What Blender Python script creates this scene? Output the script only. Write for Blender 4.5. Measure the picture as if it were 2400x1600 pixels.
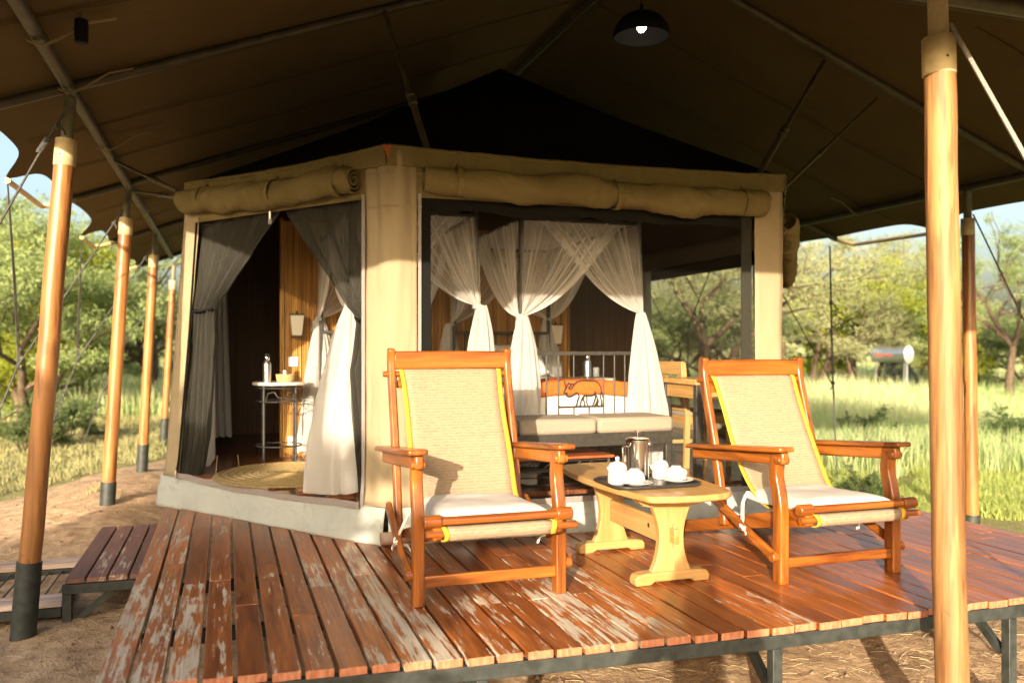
import bpy, bmesh, math, random
import numpy as np
from mathutils import Vector, Matrix, noise

R = math.radians
PI = math.pi
rnd = random.Random(7)
sc = bpy.context.scene
for o in list(bpy.data.objects):
    bpy.data.objects.remove(o)
COL = sc.collection

# ------------------------------------------------------------------ camera, sky, sun, exposure
DECK = 0.5                       # deck surface above the ground
CAMZ = 1.5
YAW = R(18.5)                    # the tent's long axis is +Y, the camera looks 18.5 deg to its right
cam_d = bpy.data.cameras.new('camera')
cam = bpy.data.objects.new('camera', cam_d)
COL.objects.link(cam)
cam.location = (0, 0, CAMZ)
cam.rotation_euler = (R(90), 0, -YAW)
cam_d.lens = 30.0
cam_d.sensor_width = 36.0
cam_d.shift_y = 0.0068
cam_d.clip_start = 0.05
cam_d.clip_end = 2000
cam_d.dof.use_dof = True
cam_d.dof.focus_distance = 3.9
cam_d.dof.aperture_fstop = 2.0
sc.camera = cam

SUN_AZ = R(30.0)                 # horizontal travel direction of the light, clockwise from +Y
SUN_EL = R(14.0)
world = bpy.data.worlds.new('World')
sc.world = world
world.use_nodes = True
wn = world.node_tree
wn.nodes.clear()
w_out = wn.nodes.new('ShaderNodeOutputWorld')
w_bg = wn.nodes.new('ShaderNodeBackground')
w_sky = wn.nodes.new('ShaderNodeTexSky')
w_sky.sky_type = 'NISHITA'
w_sky.sun_disc = False
w_sky.sun_elevation = SUN_EL
w_sky.sun_rotation = SUN_AZ + PI
w_sky.air_density = 1.0
w_sky.dust_density = 6.0
w_sky.ozone_density = 1.0
w_bg.inputs['Strength'].default_value = 0.15
wn.links.new(w_sky.outputs[0], w_bg.inputs[0])
wn.links.new(w_bg.outputs[0], w_out.inputs[0])

sun_d = bpy.data.lights.new('sun', 'SUN')
sun_d.energy = 4.2
sun_d.angle = R(0.6)
sun_d.color = (1.0, 0.83, 0.62)
sun = bpy.data.objects.new('sun', sun_d)
COL.objects.link(sun)
trav = Vector((math.sin(SUN_AZ) * math.cos(SUN_EL), math.cos(SUN_AZ) * math.cos(SUN_EL), -math.sin(SUN_EL)))
sun.rotation_euler = trav.to_track_quat('-Z', 'Y').to_euler()

sc.view_settings.view_transform = 'Standard'
sc.view_settings.look = 'None'
sc.view_settings.exposure = 1.5
sc.view_settings.gamma = 1.0
sc.view_settings.use_curve_mapping = False
sc.render.engine = 'CYCLES'
sc.cycles.max_bounces = 8
sc.cycles.diffuse_bounces = 4
sc.cycles.transparent_max_bounces = 24
sc.cycles.use_denoising = True

# ------------------------------------------------------------------ helpers
MATS = {}


def nodes_of(name):
    m = bpy.data.materials.new(name)
    m.use_nodes = True
    nt = m.node_tree
    b = nt.nodes['Principled BSDF']
    MATS[name] = m
    return m, nt, b


def nd(nt, typ, **kw):
    n = nt.nodes.new(typ)
    for k, v in kw.items():
        setattr(n, k, v)
    return n


def rgba(c):
    return (c[0], c[1], c[2], 1.0)


def coords(nt, scale, rand=True, kind='Object'):
    tc = nd(nt, 'ShaderNodeTexCoord')
    mp = nd(nt, 'ShaderNodeMapping')
    mp.inputs['Scale'].default_value = scale
    if kind == 'World':
        ge = nd(nt, 'ShaderNodeNewGeometry')
        nt.links.new(ge.outputs['Position'], mp.inputs['Vector'])
    else:
        nt.links.new(tc.outputs['Object'], mp.inputs['Vector'])
        if rand:
            oi = nd(nt, 'ShaderNodeObjectInfo')
            mu = nd(nt, 'ShaderNodeMath', operation='MULTIPLY')
            mu.inputs[1].default_value = 37.0
            nt.links.new(oi.outputs['Random'], mu.inputs[0])
            nt.links.new(mu.outputs[0], mp.inputs['Location'])
    return mp.outputs['Vector']


def ramp(nt, fac, stops):
    r = nd(nt, 'ShaderNodeValToRGB')
    e = r.color_ramp.elements
    while len(e) < len(stops):
        e.new(0.5)
    for i, (p, c) in enumerate(stops):
        e[i].position = p
        e[i].color = rgba(c) if len(c) == 3 else c
    nt.links.new(fac, r.inputs[0])
    return r.outputs[0]


def noise_tex(nt, vec, scale=5, detail=4, rough=0.55, dist=0.0):
    n = nd(nt, 'ShaderNodeTexNoise')
    n.inputs['Scale'].default_value = scale
    n.inputs['Detail'].default_value = detail
    n.inputs['Roughness'].default_value = rough
    n.inputs['Distortion'].default_value = dist
    nt.links.new(vec, n.inputs['Vector'])
    return n.outputs['Fac']


def bump(nt, b, h, strength=0.2, dist=0.01):
    bn = nd(nt, 'ShaderNodeBump')
    bn.inputs['Strength'].default_value = strength
    bn.inputs['Distance'].default_value = dist
    nt.links.new(h, bn.inputs['Height'])
    nt.links.new(bn.outputs[0], b.inputs['Normal'])


def mix(nt, fac, a, b):
    m = nd(nt, 'ShaderNodeMix', data_type='RGBA')
    for s, v in ((m.inputs[0], fac), (m.inputs[6], a), (m.inputs[7], b)):
        if isinstance(v, (int, float)):
            s.default_value = v
        elif isinstance(v, tuple):
            s.default_value = rgba(v)
        else:
            nt.links.new(v, s)
    return m.outputs[2]


def simple(name, c1, c2=None, sc_=(1, 1, 1), ns=6, rough=0.6, bs=0.0, bd=0.005, metal=0.0, coat=0.0, spec=0.5,
           detail=5, lo=0.35, hi=0.65, rand=True, transl=0.0):
    m, nt, b = nodes_of(name)
    b.inputs['Roughness'].default_value = rough
    b.inputs['Metallic'].default_value = metal
    b.inputs['Specular IOR Level'].default_value = spec
    if coat:
        b.inputs['Coat Weight'].default_value = coat
        b.inputs['Coat Roughness'].default_value = 0.15
    c2 = c2 or c1
    v = coords(nt, sc_, rand)
    f = noise_tex(nt, v, ns, detail)
    col = ramp(nt, f, [(lo, c1), (hi, c2)])
    nt.links.new(col, b.inputs['Base Color'])
    if bs:
        bump(nt, b, f, bs, bd)
    if transl:
        t = nd(nt, 'ShaderNodeBsdfTranslucent')
        mx = nd(nt, 'ShaderNodeMixShader')
        mx.inputs[0].default_value = transl
        nt.links.new(col, t.inputs['Color'])
        nt.links.new(b.outputs[0], mx.inputs[1])
        nt.links.new(t.outputs[0], mx.inputs[2])
        nt.links.new(mx.outputs[0], nt.nodes['Material Output'].inputs[0])
    return m


def wood(name, dark, light, axis=2, rough=0.35, coat=0.0, bs=0.05, freq=1.0, knots=False):
    """grain running along one object axis: stretched noise plus fine streaks"""
    m, nt, b = nodes_of(name)
    s1 = [9 * freq] * 3
    s1[axis] = 0.7 * freq
    s2 = [70 * freq] * 3
    s2[axis] = 2.5 * freq
    v1 = coords(nt, tuple(s1))
    v2 = coords(nt, tuple(s2))
    a = noise_tex(nt, v1, 2.0, 5, 0.6, 0.6)
    f = noise_tex(nt, v2, 1.0, 3, 0.6)
    ad = nd(nt, 'ShaderNodeMath', operation='MULTIPLY_ADD')
    ad.inputs[1].default_value = 0.45
    nt.links.new(f, ad.inputs[0])
    nt.links.new(a, ad.inputs[2])
    mid = tuple((dark[i] + light[i]) * 0.5 for i in range(3))
    col = ramp(nt, ad.outputs[0], [(0.48, dark), (0.72, mid), (0.95, light)])
    if knots:                    # knots, and long pale slashes where the drawknife went deeper
        kv = noise_tex(nt, coords(nt, (9, 9, 3.2)), 1.0, 2, 0.5, 1.5)
        km = ramp(nt, kv, [(0.68, (0, 0, 0)), (0.74, (0.75, 0.75, 0.75))])
        col = mix(nt, km, col, tuple(c * 0.45 for c in dark))
        pv = noise_tex(nt, coords(nt, (13, 13, 0.9)), 1.0, 4, 0.6, 0.4)
        pm = ramp(nt, pv, [(0.56, (0, 0, 0)), (0.62, (0.55, 0.55, 0.55))])
        col = mix(nt, pm, col, tuple(min(0.8, c * 1.25) for c in light))
    nt.links.new(col, b.inputs['Base Color'])
    b.inputs['Roughness'].default_value = rough
    if coat:
        b.inputs['Coat Weight'].default_value = coat
        b.inputs['Coat Roughness'].default_value = 0.12
    bump(nt, b, f, bs, 0.002)
    return m


def sheer(name, col, opac, fold=0.0, transl=0.4, rough=0.9):
    """thin cloth or net: part transparent, part diffuse, part translucent; fold > 0 varies the density in fine lines"""
    m, nt, b = nodes_of(name)
    nt.nodes.remove(b)
    d = nd(nt, 'ShaderNodeBsdfDiffuse')
    t = nd(nt, 'ShaderNodeBsdfTranslucent')
    tr = nd(nt, 'ShaderNodeBsdfTransparent')
    d.inputs['Color'].default_value = rgba(col)
    t.inputs['Color'].default_value = rgba(col)
    m1 = nd(nt, 'ShaderNodeMixShader')
    m1.inputs[0].default_value = transl
    m2 = nd(nt, 'ShaderNodeMixShader')
    nt.links.new(d.outputs[0], m1.inputs[1])
    nt.links.new(t.outputs[0], m1.inputs[2])
    nt.links.new(tr.outputs[0], m2.inputs[1])
    nt.links.new(m1.outputs[0], m2.inputs[2])
    lw = nd(nt, 'ShaderNodeLayerWeight')       # a net looks denser where it turns edge-on
    lw.inputs['Blend'].default_value = 0.35
    mr = nd(nt, 'ShaderNodeMapRange')
    mr.inputs['From Min'].default_value = 0.0
    mr.inputs['From Max'].default_value = 0.8
    mr.inputs['To Min'].default_value = opac
    mr.inputs['To Max'].default_value = min(1.0, opac + 0.35)
    nt.links.new(lw.outputs['Facing'], mr.inputs['Value'])
    fac = mr.outputs[0]
    if fold:
        at = nd(nt, 'ShaderNodeAttribute')
        at.attribute_name = 'dense'
        ad = nd(nt, 'ShaderNodeMath', operation='MULTIPLY_ADD', use_clamp=True)
        ad.inputs[1].default_value = fold
        nt.links.new(at.outputs['Fac'], ad.inputs[0])
        nt.links.new(fac, ad.inputs[2])
        fac = ad.outputs[0]
    nt.links.new(fac, m2.inputs[0])
    nt.links.new(m2.outputs[0], nt.nodes['Material Output'].inputs[0])
    return m


WM = {}     # world matrices of the things


class MB:
    """collects shapes; build() links them as ONE mesh object"""

    def __init__(s):
        s.v, s.f, s.m = [], [], []
        s.d = None

    def add(s, vs, fs, mi=0):
        b = len(s.v)
        s.v += [tuple(p) for p in vs]
        s.f += [tuple(i + b for i in q) for q in fs]
        s.m += [mi] * len(fs)
        return s

    def box(s, c, size, rz=0.0, rx=0.0, ry=0.0, mi=0):
        M = Matrix.Translation(c) @ Matrix.Rotation(rz, 4, 'Z') @ Matrix.Rotation(ry, 4, 'Y') @ Matrix.Rotation(rx, 4, 'X')
        x, y, z = (q / 2 for q in size)
        P = [M @ Vector(q) for q in ((-x, -y, -z), (x, -y, -z), (x, y, -z), (-x, y, -z), (-x, -y, z), (x, -y, z), (x, y, z), (-x, y, z))]
        return s.add(P, [(0, 3, 2, 1), (4, 5, 6, 7), (0, 1, 5, 4), (1, 2, 6, 5), (2, 3, 7, 6), (3, 0, 4, 7)], mi)

    def sweep(s, pts, w, h, side=(1, 0, 0), mi=0):
        """rectangular bar along pts; w along side, h along the third direction; w and h may be lists"""
        pts = [Vector(p) for p in pts]
        n = len(pts)
        W = w if isinstance(w, (list, tuple)) else [w] * n
        H = h if isinstance(h, (list, tuple)) else [h] * n
        side = Vector(side).normalized()
        V = []
        for i, p in enumerate(pts):
            t = (pts[min(i + 1, n - 1)] - pts[max(i - 1, 0)]).normalized()
            sd = (side - t * side.dot(t)).normalized()
            up = t.cross(sd)
            for a, b in ((-1, -1), (1, -1), (1, 1), (-1, 1)):
                V.append(p + sd * (a * W[i] / 2) + up * (b * H[i] / 2))
        F = [(3, 2, 1, 0), tuple(4 * (n - 1) + k for k in range(4))]
        for i in range(n - 1):
            for k in range(4):
                a, b = 4 * i + k, 4 * i + (k + 1) % 4
                F.append((a, b, b + 4, a + 4))
        return s.add(V, F, mi)

    def tube(s, pts, r, n=8, cap=True, mi=0, closed=False):
        pts = [Vector(p) for p in pts]
        k = len(pts)
        rr = r if isinstance(r, (list, tuple)) else [r] * k
        V, F = [], []
        ref = None
        for i, p in enumerate(pts):
            if closed:
                t = pts[(i + 1) % k] - pts[i - 1]
            else:
                t = pts[min(i + 1, k - 1)] - pts[max(i - 1, 0)]
            t = t.normalized() if t.length > 1e-9 else Vector((0, 0, 1))
            if ref is None:
                ref = Vector((1, 0, 0)) if abs(t.x) < 0.9 else Vector((0, 1, 0))
            ref = ref - t * ref.dot(t)
            if ref.length < 1e-6:
                ref = t.orthogonal()
            ref.normalize()
            bi = t.cross(ref)
            for j in range(n):
                a = 2 * PI * j / n
                V.append(p + ref * (math.cos(a) * rr[i]) + bi * (math.sin(a) * rr[i]))
        for i in range(k if closed else k - 1):
            i2 = (i + 1) % k
            for j in range(n):
                j2 = (j + 1) % n
                F.append((i * n + j, i * n + j2, i2 * n + j2, i2 * n + j))
        if cap and not closed:
            F.append(tuple(reversed(range(n))))
            F.append(tuple((k - 1) * n + j for j in range(n)))
        return s.add(V, F, mi)

    def lathe(s, prof, n=24, c=(0, 0, 0), mi=0, sx=1.0, sy=1.0, cap=True):
        V, F = [], []
        k = len(prof)
        for r, z in prof:
            for j in range(n):
                a = 2 * PI * j / n
                V.append((c[0] + r * sx * math.cos(a), c[1] + r * sy * math.sin(a), c[2] + z))
        for i in range(k - 1):
            for j in range(n):
                j2 = (j + 1) % n
                F.append((i * n + j, i * n + j2, (i + 1) * n + j2, (i + 1) * n + j))
        if cap and prof[0][0] > 1e-5:
            F.append(tuple(reversed(range(n))))
        if cap and prof[-1][0] > 1e-5:
            F.append(tuple((k - 1) * n + j for j in range(n)))
        return s.add(V, F, mi)

    def prism(s, poly, o, ax, ay, az, t, mi=0):
        """2-D outline poly in the plane o + x*ax + y*ay, thickness t centred along az"""
        o, ax, ay, az = Vector(o), Vector(ax), Vector(ay), Vector(az)
        n = len(poly)
        V = [o + ax * x + ay * y - az * t / 2 for x, y in poly] + [o + ax * x + ay * y + az * t / 2 for x, y in poly]
        F = [tuple(reversed(range(n))), tuple(range(n, 2 * n))]
        for i in range(n):
            j = (i + 1) % n
            F.append((i, j, n + j, n + i))
        return s.add(V, F, mi)

    def grid(s, fn, nu, nv, mi=0):
        V = [fn(i / nu, j / nv) for j in range(nv + 1) for i in range(nu + 1)]
        w = nu + 1
        F = [(j * w + i, j * w + i + 1, (j + 1) * w + i + 1, (j + 1) * w + i) for j in range(nv) for i in range(nu)]
        return s.add(V, F, mi)

    def build(s, name, mat, parent=None, world=False, bevel=0.0, smooth=True, angle=40, solid=0.0, root=None, subd=0, loc=None):
        me = bpy.data.meshes.new(name)
        V = s.v
        if world and (root or parent) is not None:
            inv = WM[(root or parent).name].inverted()
            V = [tuple(inv @ Vector(p)) for p in V]
        if loc is not None:
            V = [(p[0] - loc[0], p[1] - loc[1], p[2] - loc[2]) for p in V]
        me.from_pydata(V, [], s.f)
        mats = mat if isinstance(mat, (list, tuple)) else [mat]
        for q in mats:
            me.materials.append(MATS[q] if isinstance(q, str) else q)
        if len(mats) > 1:
            me.polygons.foreach_set('material_index', s.m)
        if smooth:
            me.polygons.foreach_set('use_smooth', [True] * len(me.polygons))
            me.set_sharp_from_angle(angle=R(angle))
        if s.d is not None:
            at = me.attributes.new('dense', 'FLOAT', 'POINT')
            at.data.foreach_set('value', s.d)
        me.update()
        o = bpy.data.objects.new(name, me)
        COL.objects.link(o)
        if parent is not None:
            o.parent = parent
        if loc is not None:
            o.location = loc
        if solid:
            md = o.modifiers.new('thickness', 'SOLIDIFY')
            md.thickness = solid
            md.offset = 0
        if bevel:
            md = o.modifiers.new('bevel', 'BEVEL')
            md.width = bevel
            md.segments = 2
            md.limit_method = 'ANGLE'
            md.angle_limit = R(40)
        if subd:
            md = o.modifiers.new('subd', 'SUBSURF')
            md.levels = subd
            md.render_levels = subd
        if name not in WM and parent is None:
            WM[o.name] = Matrix.Identity(4)
        return o


def tag(o, label, cat, group=None, kind=None):
    if label:
        o['label'] = label
    if cat:
        o['category'] = cat
    if group:
        o['group'] = group
    if kind:
        o['kind'] = kind
    return o


def thing(name, label, cat, loc=(0, 0, 0), rz=0.0, group=None):
    o = bpy.data.objects.new(name, None)
    o.empty_display_size = 0.1
    COL.objects.link(o)
    o.location = loc
    o.rotation_euler = (0, 0, rz)
    WM[o.name] = Matrix.Translation(loc) @ Matrix.Rotation(rz, 4, 'Z')
    return tag(o, label, cat, group)


def copy_tree(o, parent=None):
    c = o.copy()
    COL.objects.link(c)
    if parent is not None:
        c.parent = parent
    for ch in list(o.children):
        copy_tree(ch, c)
    return c


def bearing(a, d, z=0.0):
    """a point at depth d ahead and a*d to the side of the viewpoint"""
    s, c = math.sin(YAW), math.cos(YAW)
    return (d * (s + c * a), d * (c - s * a), z)


def fbm(x, y, z=0.0, o=3):
    return noise.fractal(Vector((x, y, z)), 1.0, 2.0, o)
# ------------------------------------------------------------------ materials
def deck_material(name, varnish_d, varnish_l, wear_amt, rough=0.26):
    m, nt, b = nodes_of(name)
    v1 = coords(nt, (12, 1.1, 12))
    v2 = coords(nt, (95, 3.0, 95))
    grain = noise_tex(nt, v1, 2.2, 5, 0.62, 0.5)
    fine = noise_tex(nt, v2, 1.0, 3, 0.6)
    gm = nd(nt, 'ShaderNodeMath', operation='MULTIPLY_ADD')
    gm.inputs[1].default_value = 0.5
    nt.links.new(fine, gm.inputs[0])
    nt.links.new(grain, gm.inputs[2])
    mid = tuple((varnish_d[i] + varnish_l[i]) / 2 for i in range(3))
    base = ramp(nt, gm.outputs[0], [(0.5, varnish_d), (0.78, mid), (1.0, varnish_l)])
    # each board has its own tone
    oi = nd(nt, 'ShaderNodeObjectInfo')
    hs = nd(nt, 'ShaderNodeHueSaturation')
    mr = nd(nt, 'ShaderNodeMapRange')
    mr.inputs['To Min'].default_value = 0.72
    mr.inputs['To Max'].default_value = 1.25
    nt.links.new(oi.outputs['Random'], mr.inputs['Value'])
    nt.links.new(mr.outputs[0], hs.inputs['Value'])
    nt.links.new(base, hs.inputs['Color'])
    # worn-through varnish: ragged islands drawn out along the board
    w1 = noise_tex(nt, coords(nt, (16, 2.0, 16)), 2.0, 9, 0.74, 0.2)
    w2 = noise_tex(nt, coords(nt, (85, 3.2, 85)), 1.0, 6, 0.75, 0.2)
    wsum = nd(nt, 'ShaderNodeMath', operation='MULTIPLY_ADD')
    wsum.inputs[1].default_value = 0.46
    nt.links.new(w2, wsum.inputs[0])
    nt.links.new(w1, wsum.inputs[2])
    # the wear lies where people walk: most on the open left and front of the deck
    ge = nd(nt, 'ShaderNodeNewGeometry')
    sp = nd(nt, 'ShaderNodeSeparateXYZ')
    nt.links.new(ge.outputs['Position'], sp.inputs[0])
    mx = nd(nt, 'ShaderNodeMapRange', interpolation_type='SMOOTHSTEP')
    mx.inputs['From Min'].default_value = 0.4
    mx.inputs['From Max'].default_value = 3.2
    mx.inputs['To Min'].default_value = 0.06
    mx.inputs['To Max'].default_value = -0.13
    nt.links.new(sp.outputs['X'], mx.inputs['Value'])
    my = nd(nt, 'ShaderNodeMapRange', interpolation_type='SMOOTHSTEP')
    my.inputs['From Min'].default_value = 2.7
    my.inputs['From Max'].default_value = 4.9
    my.inputs['To Min'].default_value = 0.045
    my.inputs['To Max'].default_value = -0.06
    nt.links.new(sp.outputs['Y'], my.inputs['Value'])
    a1 = nd(nt, 'ShaderNodeMath', operation='ADD')
    nt.links.new(mx.outputs[0], a1.inputs[0])
    nt.links.new(my.outputs[0], a1.inputs[1])
    rb = nd(nt, 'ShaderNodeMath', operation='MULTIPLY_ADD')
    rb.inputs[1].default_value = 0.17
    rb.inputs[2].default_value = wear_amt - 0.145
    nt.links.new(oi.outputs['Random'], rb.inputs[0])
    lown = noise_tex(nt, coords(nt, (1.3, 1.3, 1.3), False, 'World'), 1.0, 3, 0.6)
    a0 = nd(nt, 'ShaderNodeMath', operation='MULTIPLY_ADD')
    a0.inputs[1].default_value = 0.30
    nt.links.new(lown, a0.inputs[0])
    nt.links.new(a1.outputs[0], a0.inputs[2])
    a1 = nd(nt, 'ShaderNodeMath', operation='SUBTRACT')
    a1.inputs[1].default_value = 0.14
    nt.links.new(a0.outputs[0], a1.inputs[0])
    a2 = nd(nt, 'ShaderNodeMath', operation='ADD')
    nt.links.new(a1.outputs[0], a2.inputs[0])
    nt.links.new(rb.outputs[0], a2.inputs[1])
    a3 = nd(nt, 'ShaderNodeMath', operation='ADD')
    nt.links.new(wsum.outputs[0], a3.inputs[0])
    nt.links.new(a2.outputs[0], a3.inputs[1])
    mask = ramp(nt, a3.outputs[0], [(0.800, (0, 0, 0)), (0.822, (1, 1, 1))])
    bare = ramp(nt, fine, [(0.3, (0.36, 0.285, 0.195)), (0.7, (0.55, 0.48, 0.375))])
    col = mix(nt, mask, hs.outputs[0], bare)
    nt.links.new(col, b.inputs['Base Color'])
    rg = nd(nt, 'ShaderNodeMapRange')
    rg.inputs['To Min'].default_value = rough
    rg.inputs['To Max'].default_value = 0.75
    nt.links.new(mask, rg.inputs['Value'])
    rn = nd(nt, 'ShaderNodeMath', operation='MULTIPLY_ADD')
    rn.inputs[1].default_value = 0.16
    nt.links.new(grain, rn.inputs[0])
    nt.links.new(rg.outputs[0], rn.inputs[2])
    nt.links.new(rn.outputs[0], b.inputs['Roughness'])
    sub = nd(nt, 'ShaderNodeMath', operation='MULTIPLY_ADD')
    sub.inputs[1].default_value = -0.6
    nt.links.new(mask, sub.inputs[0])
    nt.links.new(fine, sub.inputs[2])
    bump(nt, b, sub.outputs[0], 0.25, 0.0015)
    return m


deck_material('deck_wood', (0.115, 0.026, 0.005), (0.46, 0.145, 0.032), 0.0)
deck_material('step_wood', (0.12, 0.055, 0.04), (0.25, 0.12, 0.085), -0.03, 0.6)
simple('plank_end', (0.32, 0.10, 0.045), (0.48, 0.20, 0.10), (30, 30, 8), 3, 0.7, 0.3, 0.003)
for ax, nm in ((0, 'x'), (1, 'y'), (2, 'z')):
    wood('chair_wood_' + nm, (0.075, 0.016, 0.003), (0.38, 0.118, 0.015), ax, 0.32, 0.15, 0.08)
    wood('pine_' + nm, (0.32, 0.165, 0.044), (0.52, 0.325, 0.125), ax, 0.42, 0.15, 0.05)
wood('pole_wood', (0.13, 0.042, 0.009), (0.38, 0.170, 0.052), 2, 0.42, 0.08, 0.2, 0.9, knots=True)
wood('pole_wood_pale', (0.085, 0.027, 0.005), (0.36, 0.195, 0.070), 2, 0.6, 0.0, 0.4, 1.0, knots=True)
simple('collar_tan', (0.42, 0.33, 0.17), (0.55, 0.45, 0.26), (1, 1, 1), 14, 0.5, 0.1)
simple('steel_green', (0.014, 0.018, 0.016), (0.036, 0.042, 0.038), (1, 1, 1), 22, 0.55, 0.15, 0.003)
simple('pipe_green', (0.10, 0.095, 0.055), (0.17, 0.155, 0.09), (1, 1, 1), 20, 0.5, 0.1, 0.003)
simple('pipe_olive', (0.042, 0.034, 0.016), (0.075, 0.06, 0.03), (1, 1, 1), 12, 0.55, 0.1, 0.003)
simple('eave_bar', (0.58, 0.38, 0.15), (0.70, 0.50, 0.24), (1, 1, 1), 9, 0.5, 0.1)
simple('rope_dark', (0.035, 0.035, 0.035), (0.09, 0.09, 0.085), (1, 1, 1), 90, 0.85, 0.3, 0.002)
simple('rope_grey', (0.16, 0.15, 0.13), (0.30, 0.28, 0.25), (60, 60, 60), 3, 0.85, 0.4, 0.002)
simple('iron_black', (0.018, 0.017, 0.016), (0.045, 0.042, 0.038), (1, 1, 1), 30, 0.5, 0.1, 0.002)
simple('iron_bed', (0.020, 0.018, 0.015), (0.040, 0.036, 0.030), (1, 1, 1), 30, 0.45, 0.1, 0.002)
simple('steel', (0.60, 0.58, 0.54), (0.68, 0.66, 0.62), (1, 1, 1), 5, 0.14, metal=1.0)
simple('steel_soft', (0.55, 0.55, 0.54), (0.65, 0.65, 0.64), (1, 1, 1), 5, 0.32, metal=1.0)
simple('porcelain', (0.48, 0.47, 0.45), None, rough=0.15, coat=0.4)
simple('tray_black', (0.022, 0.020, 0.019), (0.035, 0.032, 0.030), (1, 1, 1), 60, 0.35)
simple('cushion_white', (0.50, 0.48, 0.445), (0.55, 0.53, 0.50), (1, 1, 1), 5, 0.9, 0.15, 0.01)
simple('linen_white', (0.66, 0.65, 0.63), (0.72, 0.71, 0.69), (1, 1, 1), 4, 0.9, 0.3, 0.015)
simple('runner_orange', (0.44, 0.080, 0.007), (0.52, 0.115, 0.012), (1, 1, 1), 40, 0.85, 0.3, 0.004)
simple('bench_cloth', (0.25, 0.205, 0.155), (0.29, 0.245, 0.19), (1, 1, 1), 120, 0.9, 0.2, 0.002)
simple('frosted_glass', (0.82, 0.76, 0.62), None, rough=0.35, transl=0.3)
simple('plastic_white', (0.78, 0.77, 0.73), None, rough=0.4)
simple('rug_jute', (0.21, 0.145, 0.055), (0.32, 0.235, 0.10), (1, 1, 1), 60, 0.95, 0.6, 0.008)
simple('basket', (0.36, 0.20, 0.08), (0.58, 0.37, 0.17), (25, 25, 140), 1.2, 0.8, 0.6, 0.004)
simple('stone_top', (0.55, 0.50, 0.43), (0.68, 0.63, 0.56), (1, 1, 1), 12, 0.45)
simple('floor_wood', (0.11, 0.035, 0.016), (0.22, 0.085, 0.04), (14, 1.4, 14), 2, 0.22, 0.05, 0.002, rand=True)
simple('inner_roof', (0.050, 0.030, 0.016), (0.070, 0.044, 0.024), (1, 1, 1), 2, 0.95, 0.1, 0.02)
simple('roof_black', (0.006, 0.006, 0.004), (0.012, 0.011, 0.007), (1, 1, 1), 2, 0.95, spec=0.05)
simple('flap_dark', (0.010, 0.010, 0.009), None, rough=0.95, spec=0.05)
simple('zip', (0.20, 0.17, 0.16), (0.30, 0.26, 0.24), (120, 120, 120), 2, 0.6, 0.4, 0.002)
simple('leather_red', (0.32, 0.07, 0.02), (0.40, 0.11, 0.035), rough=0.4)
simple('lamp_black', (0.006, 0.006, 0.006), None, rough=0.7, spec=0.2)
simple('geyser_steel', (0.50, 0.54, 0.58), (0.56, 0.60, 0.64), rough=0.3, metal=0.85)
simple('glass_tube', (0.02, 0.025, 0.035), None, rough=0.08, coat=0.6)
simple('red_print', (0.55, 0.05, 0.04), None, rough=0.5)
simple('sign_white', (0.80, 0.79, 0.76), None, rough=0.5)
simple('stake_green', (0.05, 0.14, 0.06), None, rough=0.5)
simple('strap_cream', (0.70, 0.66, 0.56), (0.78, 0.74, 0.66), rough=0.9)
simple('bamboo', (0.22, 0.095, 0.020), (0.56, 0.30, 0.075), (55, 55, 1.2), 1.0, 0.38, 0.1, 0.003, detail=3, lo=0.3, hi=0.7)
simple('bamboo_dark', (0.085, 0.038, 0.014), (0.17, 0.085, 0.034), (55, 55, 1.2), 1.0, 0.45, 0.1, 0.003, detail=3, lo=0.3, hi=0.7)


def canvas(name, c1, c2, transl=0.0, weave=0.10, wr=0.35):
    m, nt, b = nodes_of(name)
    v = coords(nt, (1, 1, 1), False)
    big = noise_tex(nt, v, 1.6, 5, 0.6)
    col = ramp(nt, big, [(0.3, c1), (0.7, c2)])
    st = noise_tex(nt, coords(nt, (7, 7, 0.55), False), 1.6, 5, 0.6)      # rain streaks and dust
    col = mix(nt, ramp(nt, st, [(0.56, (0, 0, 0)), (0.78, (0.30, 0.30, 0.30))]), col, tuple(c * 0.6 for c in c1))
    nt.links.new(col, b.inputs['Base Color'])
    b.inputs['Roughness'].default_value = 0.92
    b.inputs['Specular IOR Level'].default_value = 0.2
    fine = noise_tex(nt, coords(nt, (1, 1, 1), False), 420, 2, 0.5)
    wrk = noise_tex(nt, coords(nt, (1, 1, 1), False), 7.0, 3, 0.5, 0.8)
    ad = nd(nt, 'ShaderNodeMath', operation='MULTIPLY_ADD')
    ad.inputs[1].default_value = weave
    nt.links.new(fine, ad.inputs[0])
    nt.links.new(wrk, ad.inputs[2])
    bump(nt, b, ad.outputs[0], wr, 0.02)
    if transl:
        t = nd(nt, 'ShaderNodeBsdfTranslucent')
        mx = nd(nt, 'ShaderNodeMixShader')
        mx.inputs[0].default_value = transl
        nt.links.new(col, t.inputs['Color'])
        nt.links.new(b.outputs[0], mx.inputs[1])
        nt.links.new(t.outputs[0], mx.inputs[2])
        nt.links.new(mx.outputs[0], nt.nodes['Material Output'].inputs[0])
    return m


canvas('canvas_tan', (0.275, 0.215, 0.130), (0.32, 0.258, 0.165))
canvas('canvas_olive', (0.155, 0.118, 0.046), (0.20, 0.155, 0.066), wr=1.0)
canvas('canvas_base', (0.34, 0.365, 0.345), (0.43, 0.45, 0.42), wr=0.9)
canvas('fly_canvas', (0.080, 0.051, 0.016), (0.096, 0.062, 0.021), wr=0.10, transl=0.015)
canvas('eave_trim', (0.16, 0.125, 0.048), (0.20, 0.16, 0.066), wr=0.6)

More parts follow.
